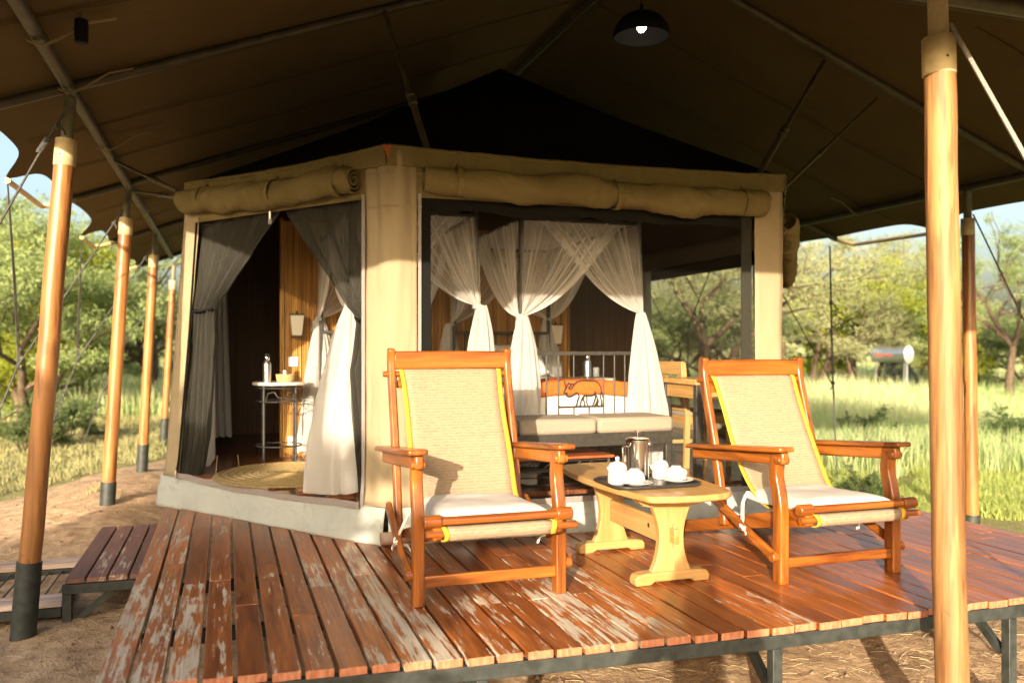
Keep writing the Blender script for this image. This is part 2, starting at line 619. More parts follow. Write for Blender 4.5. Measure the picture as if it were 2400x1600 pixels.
sheer('net_white', (0.80, 0.77, 0.72), 0.13, fold=0.7)
sheer('net_dense', (0.62, 0.605, 0.58), 0.66, transl=0.30)
sheer('curtain_white', (0.68, 0.67, 0.645), 0.93, transl=0.35)
sheer('mesh_dark', (0.050, 0.048, 0.040), 0.80, transl=0.25)
sheer('mesh_window', (0.13, 0.12, 0.09), 0.20, transl=0.2)
sheer('mesh_front', (0.10, 0.09, 0.07), 0.015, transl=0.2)


def sling_material():
    m, nt, b = nodes_of('sling_hessian')
    v = coords(nt, (1, 1, 1), False)
    a = nd(nt, 'ShaderNodeTexWave', wave_type='BANDS', bands_direction='Z')
    a.inputs['Scale'].default_value = 26
    a.inputs['Distortion'].default_value = 1.2
    a.inputs['Detail'].default_value = 3
    a.inputs['Detail Scale'].default_value = 6
    nt.links.new(v, a.inputs['Vector'])
    n2 = noise_tex(nt, coords(nt, (40, 160, 260), False), 1.0, 3, 0.6)
    n3 = noise_tex(nt, coords(nt, (260, 60, 40), False), 1.0, 3, 0.6)
    s = nd(nt, 'ShaderNodeMath', operation='MULTIPLY_ADD')
    s.inputs[1].default_value = 0.20
    nt.links.new(a.outputs['Fac'], s.inputs[0])
    nt.links.new(n2, s.inputs[2])
    s2 = nd(nt, 'ShaderNodeMath', operation='MULTIPLY_ADD')
    s2.inputs[1].default_value = 0.5
    nt.links.new(n3, s2.inputs[0])
    nt.links.new(s.outputs[0], s2.inputs[2])
    col = ramp(nt, s2.outputs[0], [(0.50, (0.155, 0.102, 0.064)), (0.72, (0.25, 0.174, 0.106)), (0.95, (0.30, 0.218, 0.142))])
    nt.links.new(col, b.inputs['Base Color'])
    b.inputs['Roughness'].default_value = 0.95
    bump(nt, b, s2.outputs[0], 0.5, 0.003)


sling_material()
simple('sling_yellow', (0.50, 0.28, 0.015), (0.56, 0.33, 0.03), (1, 1, 1), 80, 0.85, 0.3, 0.003)


def emit(name, col, strength):
    m, nt, b = nodes_of(name)
    b.inputs['Base Color'].default_value = rgba(col)
    b.inputs['Emission Color'].default_value = rgba(col)
    b.inputs['Emission Strength'].default_value = strength


emit('bulb', (1.0, 0.82, 0.58), 6.0)


def glass(name):
    m, nt, b = nodes_of(name)
    b.inputs['Base Color'].default_value = (0.9, 0.95, 0.95, 1)
    b.inputs['Transmission Weight'].default_value = 0.9
    b.inputs['Roughness'].default_value = 0.03


glass('clear_glass')


def ground_material():
    m, nt, b = nodes_of('ground_dirt')
    v = coords(nt, (1, 1, 1), False, 'World')
    n1 = noise_tex(nt, v, 0.55, 6, 0.6)
    n2 = noise_tex(nt, v, 9.0, 6, 0.65)
    n3 = noise_tex(nt, v, 60.0, 4, 0.6)
    dirt = ramp(nt, n2, [(0.3, (0.24, 0.155, 0.09)), (0.5, (0.42, 0.29, 0.175)), (0.72, (0.57, 0.415, 0.26))])
    gr = ramp(nt, n3, [(0.35, (0.13, 0.14, 0.045)), (0.65, (0.33, 0.29, 0.12))])
    at = nd(nt, 'ShaderNodeAttribute')
    at.attribute_name = 'grassy'
    f = nd(nt, 'ShaderNodeMath', operation='MULTIPLY_ADD')
    f.inputs[1].default_value = 0.8
    nt.links.new(n1, f.inputs[0])
    nt.links.new(at.outputs['Fac'], f.inputs[2])
    f2 = nd(nt, 'ShaderNodeMath', operation='MULTIPLY_ADD')
    f2.inputs[1].default_value = 0.35
    nt.links.new(n2, f2.inputs[0])
    nt.links.new(f.outputs[0], f2.inputs[2])
    mk = ramp(nt, f2.outputs[0], [(0.98, (0, 0, 0)), (1.12, (1, 1, 1))])
    nt.links.new(mix(nt, mk, dirt, gr), b.inputs['Base Color'])
    b.inputs['Roughness'].default_value = 0.95
    b.inputs['Specular IOR Level'].default_value = 0.15
    hs = nd(nt, 'ShaderNodeMath', operation='MULTIPLY_ADD')
    hs.inputs[1].default_value = 0.3
    nt.links.new(n3, hs.inputs[0])
    nt.links.new(n2, hs.inputs[2])
    bump(nt, b, hs.outputs[0], 0.7, 0.04)


ground_material()


def leaf_material(name, c1, c2, transl=0.35, ns=0.8):
    m, nt, b = nodes_of(name)
    ge = coords(nt, (1, 1, 1), False, 'World')
    n = noise_tex(nt, ge, ns, 4, 0.7)
    col = ramp(nt, n, [(0.3, c1), (0.7, c2)])
    nt.links.new(col, b.inputs['Base Color'])
    b.inputs['Roughness'].default_value = 0.6
    b.inputs['Specular IOR Level'].default_value = 0.25
    t = nd(nt, 'ShaderNodeBsdfTranslucent')
    mx = nd(nt, 'ShaderNodeMixShader')
    mx.inputs[0].default_value = transl
    nt.links.new(col, t.inputs['Color'])
    nt.links.new(b.outputs[0], mx.inputs[1])
    nt.links.new(t.outputs[0], mx.inputs[2])
    nt.links.new(mx.outputs[0], nt.nodes['Material Output'].inputs[0])


leaf_material('leaf_acacia', (0.19, 0.255, 0.08), (0.35, 0.42, 0.17), 0.4)
leaf_material('leaf_bright', (0.20, 0.25, 0.025), (0.40, 0.44, 0.06), 0.4)
leaf_material('leaf_dry', (0.26, 0.29, 0.13), (0.41, 0.42, 0.21), 0.4)
leaf_material('leaf_dark', (0.075, 0.115, 0.04), (0.14, 0.185, 0.065), 0.4)
leaf_material('grass_dry', (0.37, 0.44, 0.21), (0.60, 0.61, 0.35), 0.35, 0.35)
leaf_material('grass_short', (0.24, 0.25, 0.10), (0.44, 0.40, 0.20), 0.3, 0.8)
leaf_material('grass_green', (0.25, 0.36, 0.13), (0.42, 0.52, 0.21), 0.35, 0.5)
leaf_material('grass_lawn', (0.27, 0.34, 0.08), (0.44, 0.49, 0.16), 0.35, 1.2)
simple('bark', (0.06, 0.04, 0.025), (0.13, 0.09, 0.058), (6, 6, 1), 3, 0.95, 0.5, 0.02)
simple('straw', (0.36, 0.28, 0.15), (0.58, 0.48, 0.29), (1, 1, 1), 9, 0.9)
simple('pebble', (0.15, 0.105, 0.07), (0.26, 0.19, 0.13), (1, 1, 1), 9, 0.95, 0.4, 0.01)
# ------------------------------------------------------------------ ground


def ground_h(x, y):
    """gentle mound of soil along the tent's left side, small unevenness everywhere"""
    d = math.hypot((x + 0.9) / 0.8, (y - 8.2) / 2.6)
    h = 0.26 * math.exp(-d * d)
    h += 0.03 * fbm(x * 0.6, y * 0.6, 3.0)
    r = math.hypot(x, y)
    if r < 14:
        h += 0.018 * fbm(x * 3.1, y * 3.1, 9.0) + 0.010 * fbm(x * 9, y * 9, 2.0)
    h += 0.0 if r < 18 else 0.06 * fbm(x * 0.12, y * 0.12, 5.0) * min(1, (r - 18) / 20)
    # settle to 0 under the posts and the deck's legs
    return h


def grassy(x, y):
    """0 bare soil .. 1 grass: soil round the tent and the worn path on its left"""
    dx = max(-2.6 - x, 0, x - 4.9)
    dy = max(-6 - y, 0, y - 12)
    d = math.hypot(dx, dy)
    g = min(1.0, max(0.0, (d - 0.05) / 2.2))
    if x < -0.6 and y > 3:                     # soil beside the tent, thin grass farther down the path
        lim = 9.3 + max(0, (x + 2.0)) * 2.6 + max(0, -2.0 - x) * 0.15
        g = min(1.0, max(0.0, (y - lim + 0.6) / 1.2))
    if x > 3.5:
        g = max(g, min(1, (x - 4.3 + 0.25 * (y - 4.0)) / 0.7))
        g = max(0, min(1, g))
    return g


def axis_pts(lo, hi, flo, fhi, fine):
    p = list(np.arange(flo, fhi, fine))
    s, q = fine, fhi
    while q < hi:
        p.append(q)
        s *= 1.25
        q += s
    s, q = fine, flo
    while q > lo:
        s *= 1.25
        q -= s
        p.append(q)
    return sorted(p)


gx = axis_pts(-420, 420, -7, 7, 0.11)
gy = axis_pts(-60, 620, -2, 14, 0.11)
g = MB()
g.v = [(x, y, ground_h(x, y)) for y in gy for x in gx]
w_ = len(gx)
g.f = [(j * w_ + i, j * w_ + i + 1, (j + 1) * w_ + i + 1, (j + 1) * w_ + i) for j in range(len(gy) - 1) for i in range(w_ - 1)]
g.m = [0] * len(g.f)
ground = g.build('ground', 'ground_dirt', angle=180)
ground['kind'] = 'structure'
ga = ground.data.attributes.new('grassy', 'FLOAT', 'POINT')
ga.data.foreach_set('value', [grassy(x, y) for y in gy for x in gx])

# ------------------------------------------------------------------ deck
deck = thing('deck', None, None, (0, 0, 0))
deck['kind'] = 'structure'
EDGE = [(-0.40, 2.775), (-0.25, 2.77), (0.78, 2.66), (1.86, 2.60), (3.04, 2.60), (4.3, 2.62)]


def lerp_poly(P, x):
    for (x0, y0), (x1, y1) in zip(P, P[1:]):
        if x <= x1:
            return y0 + (y1 - y0) * (x - x0) / (x1 - x0)
    return P[-1][1]


C0 = Vector((0.78, 4.34, DECK))
L1 = Vector((-0.39, 5.95, DECK))
R1 = Vector((3.16, 4.34, DECK))
R2 = Vector((4.35, 6.00, DECK))


def deck_back(x):
    if x < C0.x:
        return C0.y + (C0.x - x) / (C0.x - L1.x) * (L1.y - C0.y) + 0.10
    if x < R1.x:
        return C0.y + 0.10
    return R1.y + (x - R1.x) / (R2.x - R1.x) * (R2.y - R1.y) + 0.05


PITCH = 0.1012
joint_rnd = random.Random(3)
n_pl = 44
for i in range(n_pl):
    x0 = -0.38 + i * PITCH
    gap = 0.013 if i < 14 else (0.009 if i < 24 else 0.006)
    wdt = PITCH - gap
    xc = x0 + PITCH / 2
    ys, ye = lerp_poly(EDGE, xc) + joint_rnd.uniform(-0.006, 0.006), deck_back(xc)
    cuts = [ys]
    q = ys + joint_rnd.uniform(0.55, 1.5)
    while q < ye - 0.35:
        cuts.append(q)
        q += joint_rnd.uniform(0.9, 1.9)
    cuts.append(ye)
    if i == 0:
        cuts = [ys, ye]
    for a, b in zip(cuts, cuts[1:]):
        e0 = 0.0 if a == ys else 0.002
        L = b - a - e0
        mb = MB()
        mb.box((0, 0, 0), (wdt * joint_rnd.uniform(0.985, 1.0), L, 0.027))
        if a == ys:
            mb.m[2] = 1
        o = mb.build('plank', ['deck_wood', 'plank_end'], deck, bevel=0.0022, smooth=False)
        o.location = (xc, a + e0 + L / 2, DECK - 0.0135 + joint_rnd.uniform(-0.0016, 0.0016))
        o.rotation_euler = (joint_rnd.uniform(-0.001, 0.001), joint_rnd.uniform(-0.008, 0.008), joint_rnd.uniform(-0.0012, 0.0012))

zb = DECK - 0.027 - 0.003
fb = MB()
P_ = [(x, y + 0.022, zb - 0.024) for x, y in EDGE]
P_[0] = (-0.375, EDGE[0][1] + 0.022, zb - 0.024)
P_[-1] = (4.06, EDGE[-1][1] + 0.022, zb - 0.024)
fb.sweep(P_, 0.05, 0.04, side=(0, 0, 1))
fb.build('frame_beam', 'steel_green', deck, bevel=0.003)
for x in (-0.33, 4.04):
    MB().box((x, (2.72 + deck_back(x)) / 2 + 0.03, zb - 0.03), (0.04, deck_back(x) - 2.80, 0.05)).build('frame_beam', 'steel_green', deck, bevel=0.003)
for y in (3.45, 4.15):
    MB().box((1.85, y, zb - 0.06), (4.30, 0.04, 0.05)).build('joist', 'steel_green', deck, bevel=0.003)
for x in (0.79, 1.88, 2.99):
    MB().box((x, lerp_poly(EDGE, x) + 0.025, (zb - 0.05) / 2 - 0.05), (0.04, 0.04, zb - 0.05 + 0.1)).build('leg', 'steel_green', deck, bevel=0.003)
    MB().sweep([(x, lerp_poly(EDGE, x) + 0.06, zb - 0.2), (x, lerp_poly(EDGE, x) + 0.24, zb - 0.05)], 0.03, 0.03).build('brace', 'steel_green', deck)
for x in (-0.33, 0.79, 1.88, 2.99, 4.04):
    MB().box((x, 4.15, (zb - 0.085) / 2 - 0.05), (0.04, 0.04, zb - 0.085 + 0.1)).build('leg', 'steel_green', deck, bevel=0.003)

# ------------------------------------------------------------------ steps on the left
st = thing('deck_steps', 'low wooden steps with four boards on a dark steel frame beside the deck', 'steps', (-0.6, 5.7, 0))
zs = DECK - 0.22
for k in range(4):
    xc = -0.815 + 0.105 * (k + 0.5)
    o = MB().box((0, 0, 0), (0.093, 1.40, 0.026)).build('plank', 'step_wood', st, bevel=0.003, smooth=False)
    o.location = (xc + 0.6, 5.73 - 5.7, zs - 0.013)
    o.rotation_euler = (0, rnd.uniform(-0.01, 0.01), rnd.uniform(-0.002, 0.002))
mb = MB()
mb.box((-0.615, 5.04, zs - 0.055), (0.42, 0.035, 0.05))
mb.box((-0.615, 6.41, zs - 0.055), (0.42, 0.035, 0.05))
mb.box((-0.80, 5.725, zs - 0.055), (0.035, 1.335, 0.05))
mb.box((-0.43, 5.725, zs - 0.055), (0.035, 1.335, 0.05))
mb.build('frame', 'steel_green', st, world=True, bevel=0.003)
for x, y in ((-0.80, 5.04), (-0.80, 6.41), (-0.43, 5.04), (-0.43, 6.41)):
    MB().box((x, y, (zs - 0.08) / 2 - 0.02), (0.045, 0.045, zs - 0.08 + 0.04)).build('leg', 'steel_green', st, world=True, bevel=0.003)
MB().sweep([(-0.75, 5.07, zs - 0.22), (-0.58, 5.07, zs - 0.085)], 0.03, 0.03, side=(0, 1, 0)).build('brace', 'steel_green', st, world=True)
zl = DECK - 0.34
for y0, w in ((5.14, 0.17), (6.02, 0.17)):
    o = MB().box((0, 0, 0), (0.86, w, 0.03)).build('tread', 'step_tread', st, bevel=0.003, smooth=False) if 'step_tread' in MATS else None
    if o is None:
        wood('step_tread', (0.22, 0.11, 0.07), (0.62, 0.50, 0.42), 0, 0.7, 0, 0.2)
        o = MB().box((0, 0, 0), (0.86, w, 0.03)).build('tread', 'step_tread', st, bevel=0.003, smooth=False)
    o.location = (-1.26 + 0.6, y0 - 5.7, zl - 0.015)
mb = MB()
for y in (5.05, 5.24, 5.94, 6.12):
    mb.box((-1.26, y, zl - 0.055), (0.86, 0.03, 0.045))
mb.box((-0.85, 5.585, zl - 0.055), (0.03, 1.04, 0.04))
mb.box((-1.67, 5.585, zl - 0.055), (0.03, 1.04, 0.04))
mb.build('step_frame', 'steel_green', st, world=True, bevel=0.002)
for k in range(11):
    x = -1.60 + k * 0.07
    MB().tube([(x, 5.24, zl - 0.045), (x, 5.94, zl - 0.045)], 0.006, 6).build('grating_rod', 'steel_green', st, world=True)
for x, y in ((-1.66, 5.06), (-1.66, 6.11), (-0.86, 6.11)):
    MB().box((x, y, (zl - 0.07) / 2 - 0.02), (0.035, 0.035, zl - 0.07 + 0.04)).build('leg', 'steel_green', st, world=True, bevel=0.002)

# ------------------------------------------------------------------ fly sheet
FR = [4.88, 7.60, 10.40, 13.30]           # rafter frames along the tent
VL, VR, VC = -1.24, 6.24, 2.50            # eaves and ridge
UF = 2.00


def fly_plane(x, y):
    hl = 2.20 + 0.37 * (x - VL)
    hr = 2.20 + 0.37 * (VR - x)
    hf = 2.12 + 0.50 * (y - UF)
    return min(hl, hr, hf)


TIPS = [5.20 + 1.10, 9.30, 12.2]


def edge_in(y):
    """the eave is cut in shallow scoops between the frames and the corner tips"""
    knots = [UF, FR[0]] + [q for pr in zip(TIPS, FR[1:]) for q in pr]
    for a, b in zip(knots, knots[1:]):
        if a <= y <= b:
            s = (y - a) / (b - a)
            return 0.045 * 4 * s * (1 - s) * min(1, (b - a) / 1.5)
    return 0.0


def fly_pt(s, t):
    y = UF + t * 11.4
    ins = edge_in(y)
    bmp = sum(math.exp(-((y - q) / 0.20) ** 2) for q in TIPS)
    x0, x1 = VL + ins - 0.12 * bmp, VR - ins * 0.6 + 0.12 * bmp
    x = x0 + (x1 - x0) * s
    h = fly_plane(x, y) - 0.05 * bmp * max(0, 1 - min(abs(s), abs(1 - s)) / 0.03)
    # slack cloth between frames
    ph = 0
    for a, b in zip([UF] + FR, FR):
        if a <= y <= b:
            ph = math.sin(PI * (y - a) / (b - a))
    edge = min(x - VL, VR - x, 2.0)
    h -= 0.018 * ph * min(1, max(0, edge) * 2) + 0.004 * fbm(x * 1.7, y * 0.9, 4)
    return (x, y, DECK + h)


canopy = thing('canopy', 'large brown canvas fly roof stretched over the whole tent and deck', 'canopy', (2.5, 7.0, DECK))
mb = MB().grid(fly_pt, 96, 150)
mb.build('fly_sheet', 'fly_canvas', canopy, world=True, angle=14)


def h_in(x, y, below=0.045):
    return DECK + fly_plane(x, y) - below


# lapped seams of the sheet, running down the slopes
for y in (3.3, 3.95, 5.75, 6.65, 8.5, 9.5, 11.4):
    for xa, xb in ((VL + 0.12, VC - 0.1), (VR - 0.12, VC + 0.1)):
        if y < 4.9:
            xa, xb = xa, xa + (xb - xa) * max(0.1, (y - UF) / 3.0 - 0.12)
        n = 20
        MB().sweep([(xa + (xb - xa) * i / n, y + 0.01 * math.sin(i), h_in(xa + (xb - xa) * i / n, y, 0.022 + 0.016 * math.sin(PI * i / n))) for i in range(n + 1)], 0.022, 0.003, side=(0, 1, 0)).build('seam', 'fly_canvas', canopy, world=True)
# purlins over the side poles, the front beam, the ridge
PVL, PVR = -0.755, 5.76
for px_ in (PVL, PVR):
    MB().tube([(px_, y, h_in(px_, max(y, 2.52), 0.06)) for y in (2.52, 5, 8, 13.3)], 0.032, 10).build('purlin', 'pipe_olive', canopy, world=True)
MB().tube([(PVL, 2.50, h_in(1, 2.5, 0.06)), (PVR, 2.50, h_in(1, 2.5, 0.06))], 0.032, 10).build('purlin', 'pipe_olive', canopy, world=True)
MB().tube([(VC, 4.95, h_in(VC, 4.95, 0.07)), (VC, 13.3, h_in(VC, 8, 0.07))], 0.035, 10).build('ridge_pole', 'pipe_olive', canopy, world=True)
for k, y in enumerate(FR):
    for x0, x1 in ((VL + 0.02, VC), (VR - 0.02, VC)):
        n = 6
        MB().tube([(x0 + (x1 - x0) * i / n, y, h_in(x0 + (x1 - x0) * i / n, max(y, 5.1), 0.035)) for i in range(n + 1)], 0.027, 10).build('rafter', 'pipe_olive', canopy, world=True)
for x0 in (PVL, PVR):
    MB().tube([(x0, 2.5, h_in(x0, 2.5, 0.05)), (VC, 4.95, h_in(VC, 4.95, 0.08))], 0.028, 10).build('hip_rafter', 'pipe_olive', canopy, world=True)
# eave bars: a short outrigger from each rafter end, then a bar along the eave to the corner tip
for y, tp in zip(FR[1:], TIPS):
    for sx, xe in ((-1, VL), (1, VR)):
        v0 = Vector((xe + sx * -0.02, y, h_in(xe, 9, 0.035)))
        v1 = Vector((xe + sx * 0.13, y - 0.10, v0.z - 0.055))
        v2 = Vector((xe + sx * 0.11, tp, v0.z - 0.075))
        MB().tube([v0, v1 + (v0 - v1) * 0.12, v1, v1 + (v2 - v1) * 0.05, v2], 0.019, 10).build('eave_bar', 'eave_bar', canopy, world=True)
# canvas tie straps with a loose end, sewn to the sheet beside the left purlin
for i, (x, y) in enumerate(((PVL, 4.02), (PVL, 4.72), (PVL, 6.05), (PVL, 8.7), (PVR, 6.7), (PVR, 4.2))):
    sg = 1 if x < 2 else -1
    zz = h_in(x, max(y, 2.6), 0.0)
    mb = MB()
    pts = [(x - sg * 0.035, y, zz - 0.095), (x + sg * 0.02, y, zz - 0.112), (x + sg * 0.08, y + 0.01, zz - 0.075), (x + sg * 0.19, y + 0.02, zz + 0.012), (x + sg * 0.30, y + 0.05, zz + 0.055)]
    mb.sweep(pts, 0.035, 0.004, side=(0, 1, 0.1))
    mb.build('tie_strap', 'eave_trim', canopy, world=True)

# small outdoor lamp box hanging from the first strap
lb = thing('strap_light', 'small black box light hanging from a canvas strap under the left purlin', 'light', (PVL + 0.17, 4.02, h_in(PVL, 4.02, 0.03)))
MB().lathe([(0.0, -0.055), (0.022, -0.055), (0.027, -0.05), (0.028, 0.02), (0.026, 0.045), (0.0, 0.05)], 12).build('housing', 'lamp_black', lb)
MB().tube([(0, 0, 0.045), (0.0, 0.0, 0.075)], 0.008, 8).build('hook', 'pipe_green', lb)

# ------------------------------------------------------------------ wooden poles
DIRT0 = -0.02


def pole(x, y, topx, topy, pale, label, z_wood_top, r=0.051, group='wooden tent poles', sleeve=0.42, ztop=None):
    t = thing('tent_pole', label, 'pole', (x, y, 0), 0, group)
    zt = ztop if ztop is not None else h_in(PVL, y, 0.09)
    d = Vector((topx - x, topy - y, 0))

    def at(z):
        return Vector((d.x * z / zt, d.y * z / zt, z))
    zw = DECK + z_wood_top
    pr = random.Random(int(x * 100 + y * 1000))
    n = 26
    z0 = sleeve - 0.06
    pts, rad = [], []
    for i in range(n + 1):
        z = z0 + (zw - z0) * i / n
        pts.append(at(z) + Vector((0.006 * fbm(z * 1.3, x * 7), 0.006 * fbm(z * 1.3, y * 7 + 3), 0)))
        rad.append(r * (1.03 - 0.05 * i / n) * (1 + 0.02 * fbm(z * 4, x + y)))
    MB().tube(pts, rad, 20).build('shaft', 'pole_wood_pale' if pale else 'pole_wood', t, angle=50)
    c = MB()
    ca, cb = at(zw - 0.004), at(zw + 0.135)
    c.tube([ca, ca + (cb - ca) * 0.03, cb - (cb - ca) * 0.03, cb], [r * 0.99, r * 1.04, r * 1.04, r * 0.98], 20)
    c.build('collar', 'collar_tan', t, angle=50)
    MB().tube([at(zw + 0.05) + Vector((-0.3, -1, 0)).normalized() * r * 1.0, at(zw + 0.05) + Vector((-0.3, -1, 0)).normalized() * r * 1.07], 0.005, 8).build('screw', 'iron_black', t)
    MB().tube([at(zw + 0.12), at(zw + 0.2), at(zt)], [r * 0.62, r * 0.62, r * 0.62], 14).build('top_pipe', 'collar_tan' if pale else 'pipe_green', t, angle=50)
    MB().tube([at(-0.25), at(sleeve)], [r * 1.19, r * 1.17], 20).build('foot_sleeve', 'steel_green', t, angle=50)
    return t


pole(-0.98, 4.88, PVL - 0.01, 4.90, False, 'nearest brown wooden tent pole on the left in a dark green foot sleeve', 1.94)
pole(-0.93, 7.60, PVL - 0.01, 7.62, False, 'brown wooden tent pole behind the low steps, second from the camera', 1.93)
pole(-0.91, 10.45, PVL - 0.01, 10.42, False, 'brown wooden tent pole in the bare soil, third along the tent side', 1.92)
pole(-0.93, 14.3, PVL - 0.02, 14.25, False, 'farthest brown wooden tent pole, half hidden by the tent corner', 1.92)
pole(2.475, 2.40, 2.47, 2.47, True, 'thick pale yellow wooden pole in front of the deck at the centre of the canopy', 2.00, r=0.056, ztop=h_in(2.5, 2.5, 0.06), sleeve=0.10)
pole(5.80, 5.44, PVR + 0.01, 5.46, False, 'wooden tent pole in shade at the top, on the grass right of the deck', 1.93, sleeve=0.14)
pole(-0.98, 2.46, PVL - 0.01, 2.48, False, 'wooden tent pole at the front left corner of the canopy', 1.92)
pole(5.85, 8.4, PVR + 0.01, 8.4, False, 'wooden tent pole on the grass behind the tent corner', 1.93, sleeve=0.14)

# ------------------------------------------------------------------ guy ropes


def rope(name, label, pts, r=0.006, mat='rope_dark', knots=(), group='guy ropes of the canopy', double=False, wrap=None):
    p0 = Vector(pts[0])
    t = thing(name, label, 'rope', tuple(pts[-1]), 0, group)
    mb = MB()
    fine = []
    for a, b in zip(pts, pts[1:]):
        a, b = Vector(a), Vector(b)
        for k in range(8):
            fine.append(a + (b - a) * k / 8)
    fine.append(Vector(pts[-1]))
    mb.tube(fine, r, 6)
    if double:
        q = [p + Vector((0.012 * math.sin(PI * i / len(fine)), 0.008 * math.sin(PI * i / len(fine)), 0)) for i, p in enumerate(fine)]
        mb.tube(q, r, 6)
    mb.build('strand', mat, t, world=True)
    for k in knots:
        k = Vector(k)
        m2 = MB()
        kr = random.Random(int(k.x * 1000))
        for _ in range(3):
            ax = Vector((kr.uniform(-1, 1), kr.uniform(-1, 1), kr.uniform(-0.4, 0.4))).normalized()
            pts_ = [k + (ax.orthogonal().normalized() * math.cos(q) + ax.cross(ax.orthogonal()).normalized() * math.sin(q)) * r * 1.9 for q in np.linspace(0, 2 * PI, 9)[:-1]]
            m2.tube(pts_, r * 0.9, 5, closed=True)
        e = k + Vector((kr.uniform(-1, 1), kr.uniform(-1, 1), -1)).normalized() * r * 9
        m2.tube([k, (k + e) / 2 + Vector((0.01, 0, 0)), e], r * 0.8, 5)
        m2.build('knot', mat, t, world=True)
    if wrap:
        a, b = Vector(wrap[0]), Vector(wrap[1])
        ax = (b - a).normalized()
        o1 = ax.orthogonal().normalized()
        o2 = ax.cross(o1)
        m3 = MB()
        N = 70
        m3.tube([a + (b - a) * i / N + (o1 * math.cos(i * 0.9) + o2 * math.sin(i * 0.9)) * r * 2.0 for i in range(N + 1)], r * 0.9, 5)
        m3.build('whipping', mat, t, world=True)
    return t


def guy_pair(y, label_a, label_b, tip_y, side=-1):
    xe = PVL if side < 0 else PVR
    top = Vector((xe - 0.05 * -side if side < 0 else xe + 0.05, y, DECK + 2.13))
    top.x = xe + side * 0.045
    kn = Vector((xe + side * 0.80, y - 0.02, DECK + 0.86))
    an = Vector((xe + side * 1.28, y - 0.03, 0.0))
    w0, w1 = kn + (an - kn) * 0.25, kn + (an - kn) * 0.62
    rope('guy_rope', label_a, [top, kn, an], 0.0065, 'rope_dark', [kn, kn + (an - kn) * 0.2, top + (kn - top) * 0.09], double=False, wrap=(w0, w1))
    # loop round the pole's top
    tp = Vector(((VL if side < 0 else VR) + side * 0.11, tip_y, DECK + 2.09))
    rope('guy_rope', label_b, [tp, kn + Vector((0, 0, 0.16)), kn], 0.005, 'rope_dark', [kn + Vector((0, 0, 0.16))], double=True)


guy_pair(7.60, 'dark guy rope slanting down from the second left pole to the left edge', 'thin dark rope hanging from the nearest canopy corner tip on the left', TIPS[0])
guy_pair(10.40, 'dark guy rope slanting down from the third left pole with spiky knots', 'thin dark rope hanging between the first and second left poles', TIPS[1])
guy_pair(13.9, 'dark guy rope slanting down behind the second left pole', 'thin dark rope hanging behind the second left pole', TIPS[2])
rope('guy_rope', 'thick guy rope slanting from the top of the nearest left pole out of frame',
     [(PVL - 0.03, 4.86, DECK + 2.20), (PVL - 0.10, 4.85, DECK + 2.07), (-2.1, 4.8, 0.0)], 0.006, 'rope_dark', [(PVL - 0.06, 4.85, DECK + 2.13)], wrap=((PVL - 0.10, 4.85, DECK + 2.07), (PVL - 0.145, 4.85, DECK + 1.99)))
rope('guy_rope', 'two grey guy ropes slanting from the top of the pale front pole',
     [(2.48, 2.42, DECK + 2.17), (2.56, 1.60, DECK + 0.6), (2.58, 1.35, 0.0)], 0.008, 'rope_grey', double=True)
rope('guy_rope', 'dark guy rope slanting down right of the shaded right pole',
     [(PVR + 0.05, 5.44, DECK + 2.1), (6.55, 5.42, DECK + 0.9), (7.05, 5.40, 0.0)], 0.0065, 'rope_dark', [(6.55, 5.42, DECK + 0.9)])
rope('guy_rope', 'black doubled rope hanging to the grass right of the tent corner',
     [(VR + 0.02, 7.75, DECK + 2.12), (VR + 0.05, 7.75, DECK + 0.80), (VR + 0.12, 7.75, 0.0)], 0.009, 'rope_dark', [(VR + 0.035, 7.75, DECK + 1.5), (VR + 0.06, 7.75, DECK + 0.62)], double=True)
rope('guy_rope', 'dark guy rope slanting from behind the tent corner into the grass',
     [(PVR + 0.05, 8.4, DECK + 2.1), (VR + 0.06, 7.77, DECK + 0.62)], 0.0065, 'rope_dark')
rope('guy_rope', 'dark guy rope seen slanting through the right side window mesh',
     [(PVR + 0.05, 11.4, DECK + 2.1), (6.62, 11.4, DECK + 0.72), (7.0, 11.4, 0.0)], 0.008, 'rope_dark', [(6.62, 11.4, DECK + 0.72)])
rope('guy_rope', 'upright dark rope with a thick splice seen through the right side window mesh',
     [(VR + 0.1, 10.3, DECK + 2.1), (6.5, 11.2, DECK + 1.3), (6.62, 11.4, DECK + 0.72)], 0.008, 'rope_dark', [(6.45, 10.9, DECK + 1.5)], double=True)
# struts between the canopy frame and the tent's eave corners
EAVE = 2.02


def strut(label, a, b, r=0.014):
    t = thing('roof_strut', label, 'strut', a, 0, 'struts from the canopy frame to the tent eave')
    a, b = Vector(a), Vector(b)
    MB().tube([a, b], r, 10).build('upper_tube', 'pipe_olive', t, world=True)
    m_ = a + (b - a) * 0.62
    d = (b - a).normalized()
    MB().tube([m_ - d * 0.055, m_ - d * 0.04, m_ - d * 0.008, m_, m_ + d * 0.008, m_ + d * 0.05, m_ + d * 0.06], [r * 1.1, r * 1.9, r * 1.8, r * 1.2, r * 1.8, r * 1.9, r * 1.1], 10).build('coupling', 'pipe_olive', t, world=True)
    MB().tube([m_, b], r * 1.35, 10).build('lower_tube', 'pipe_olive', t, world=True)
    MB().box(tuple(b), (0.055, 0.03, 0.02)).build('foot_clip', 'iron_black', t, world=True)
    return t


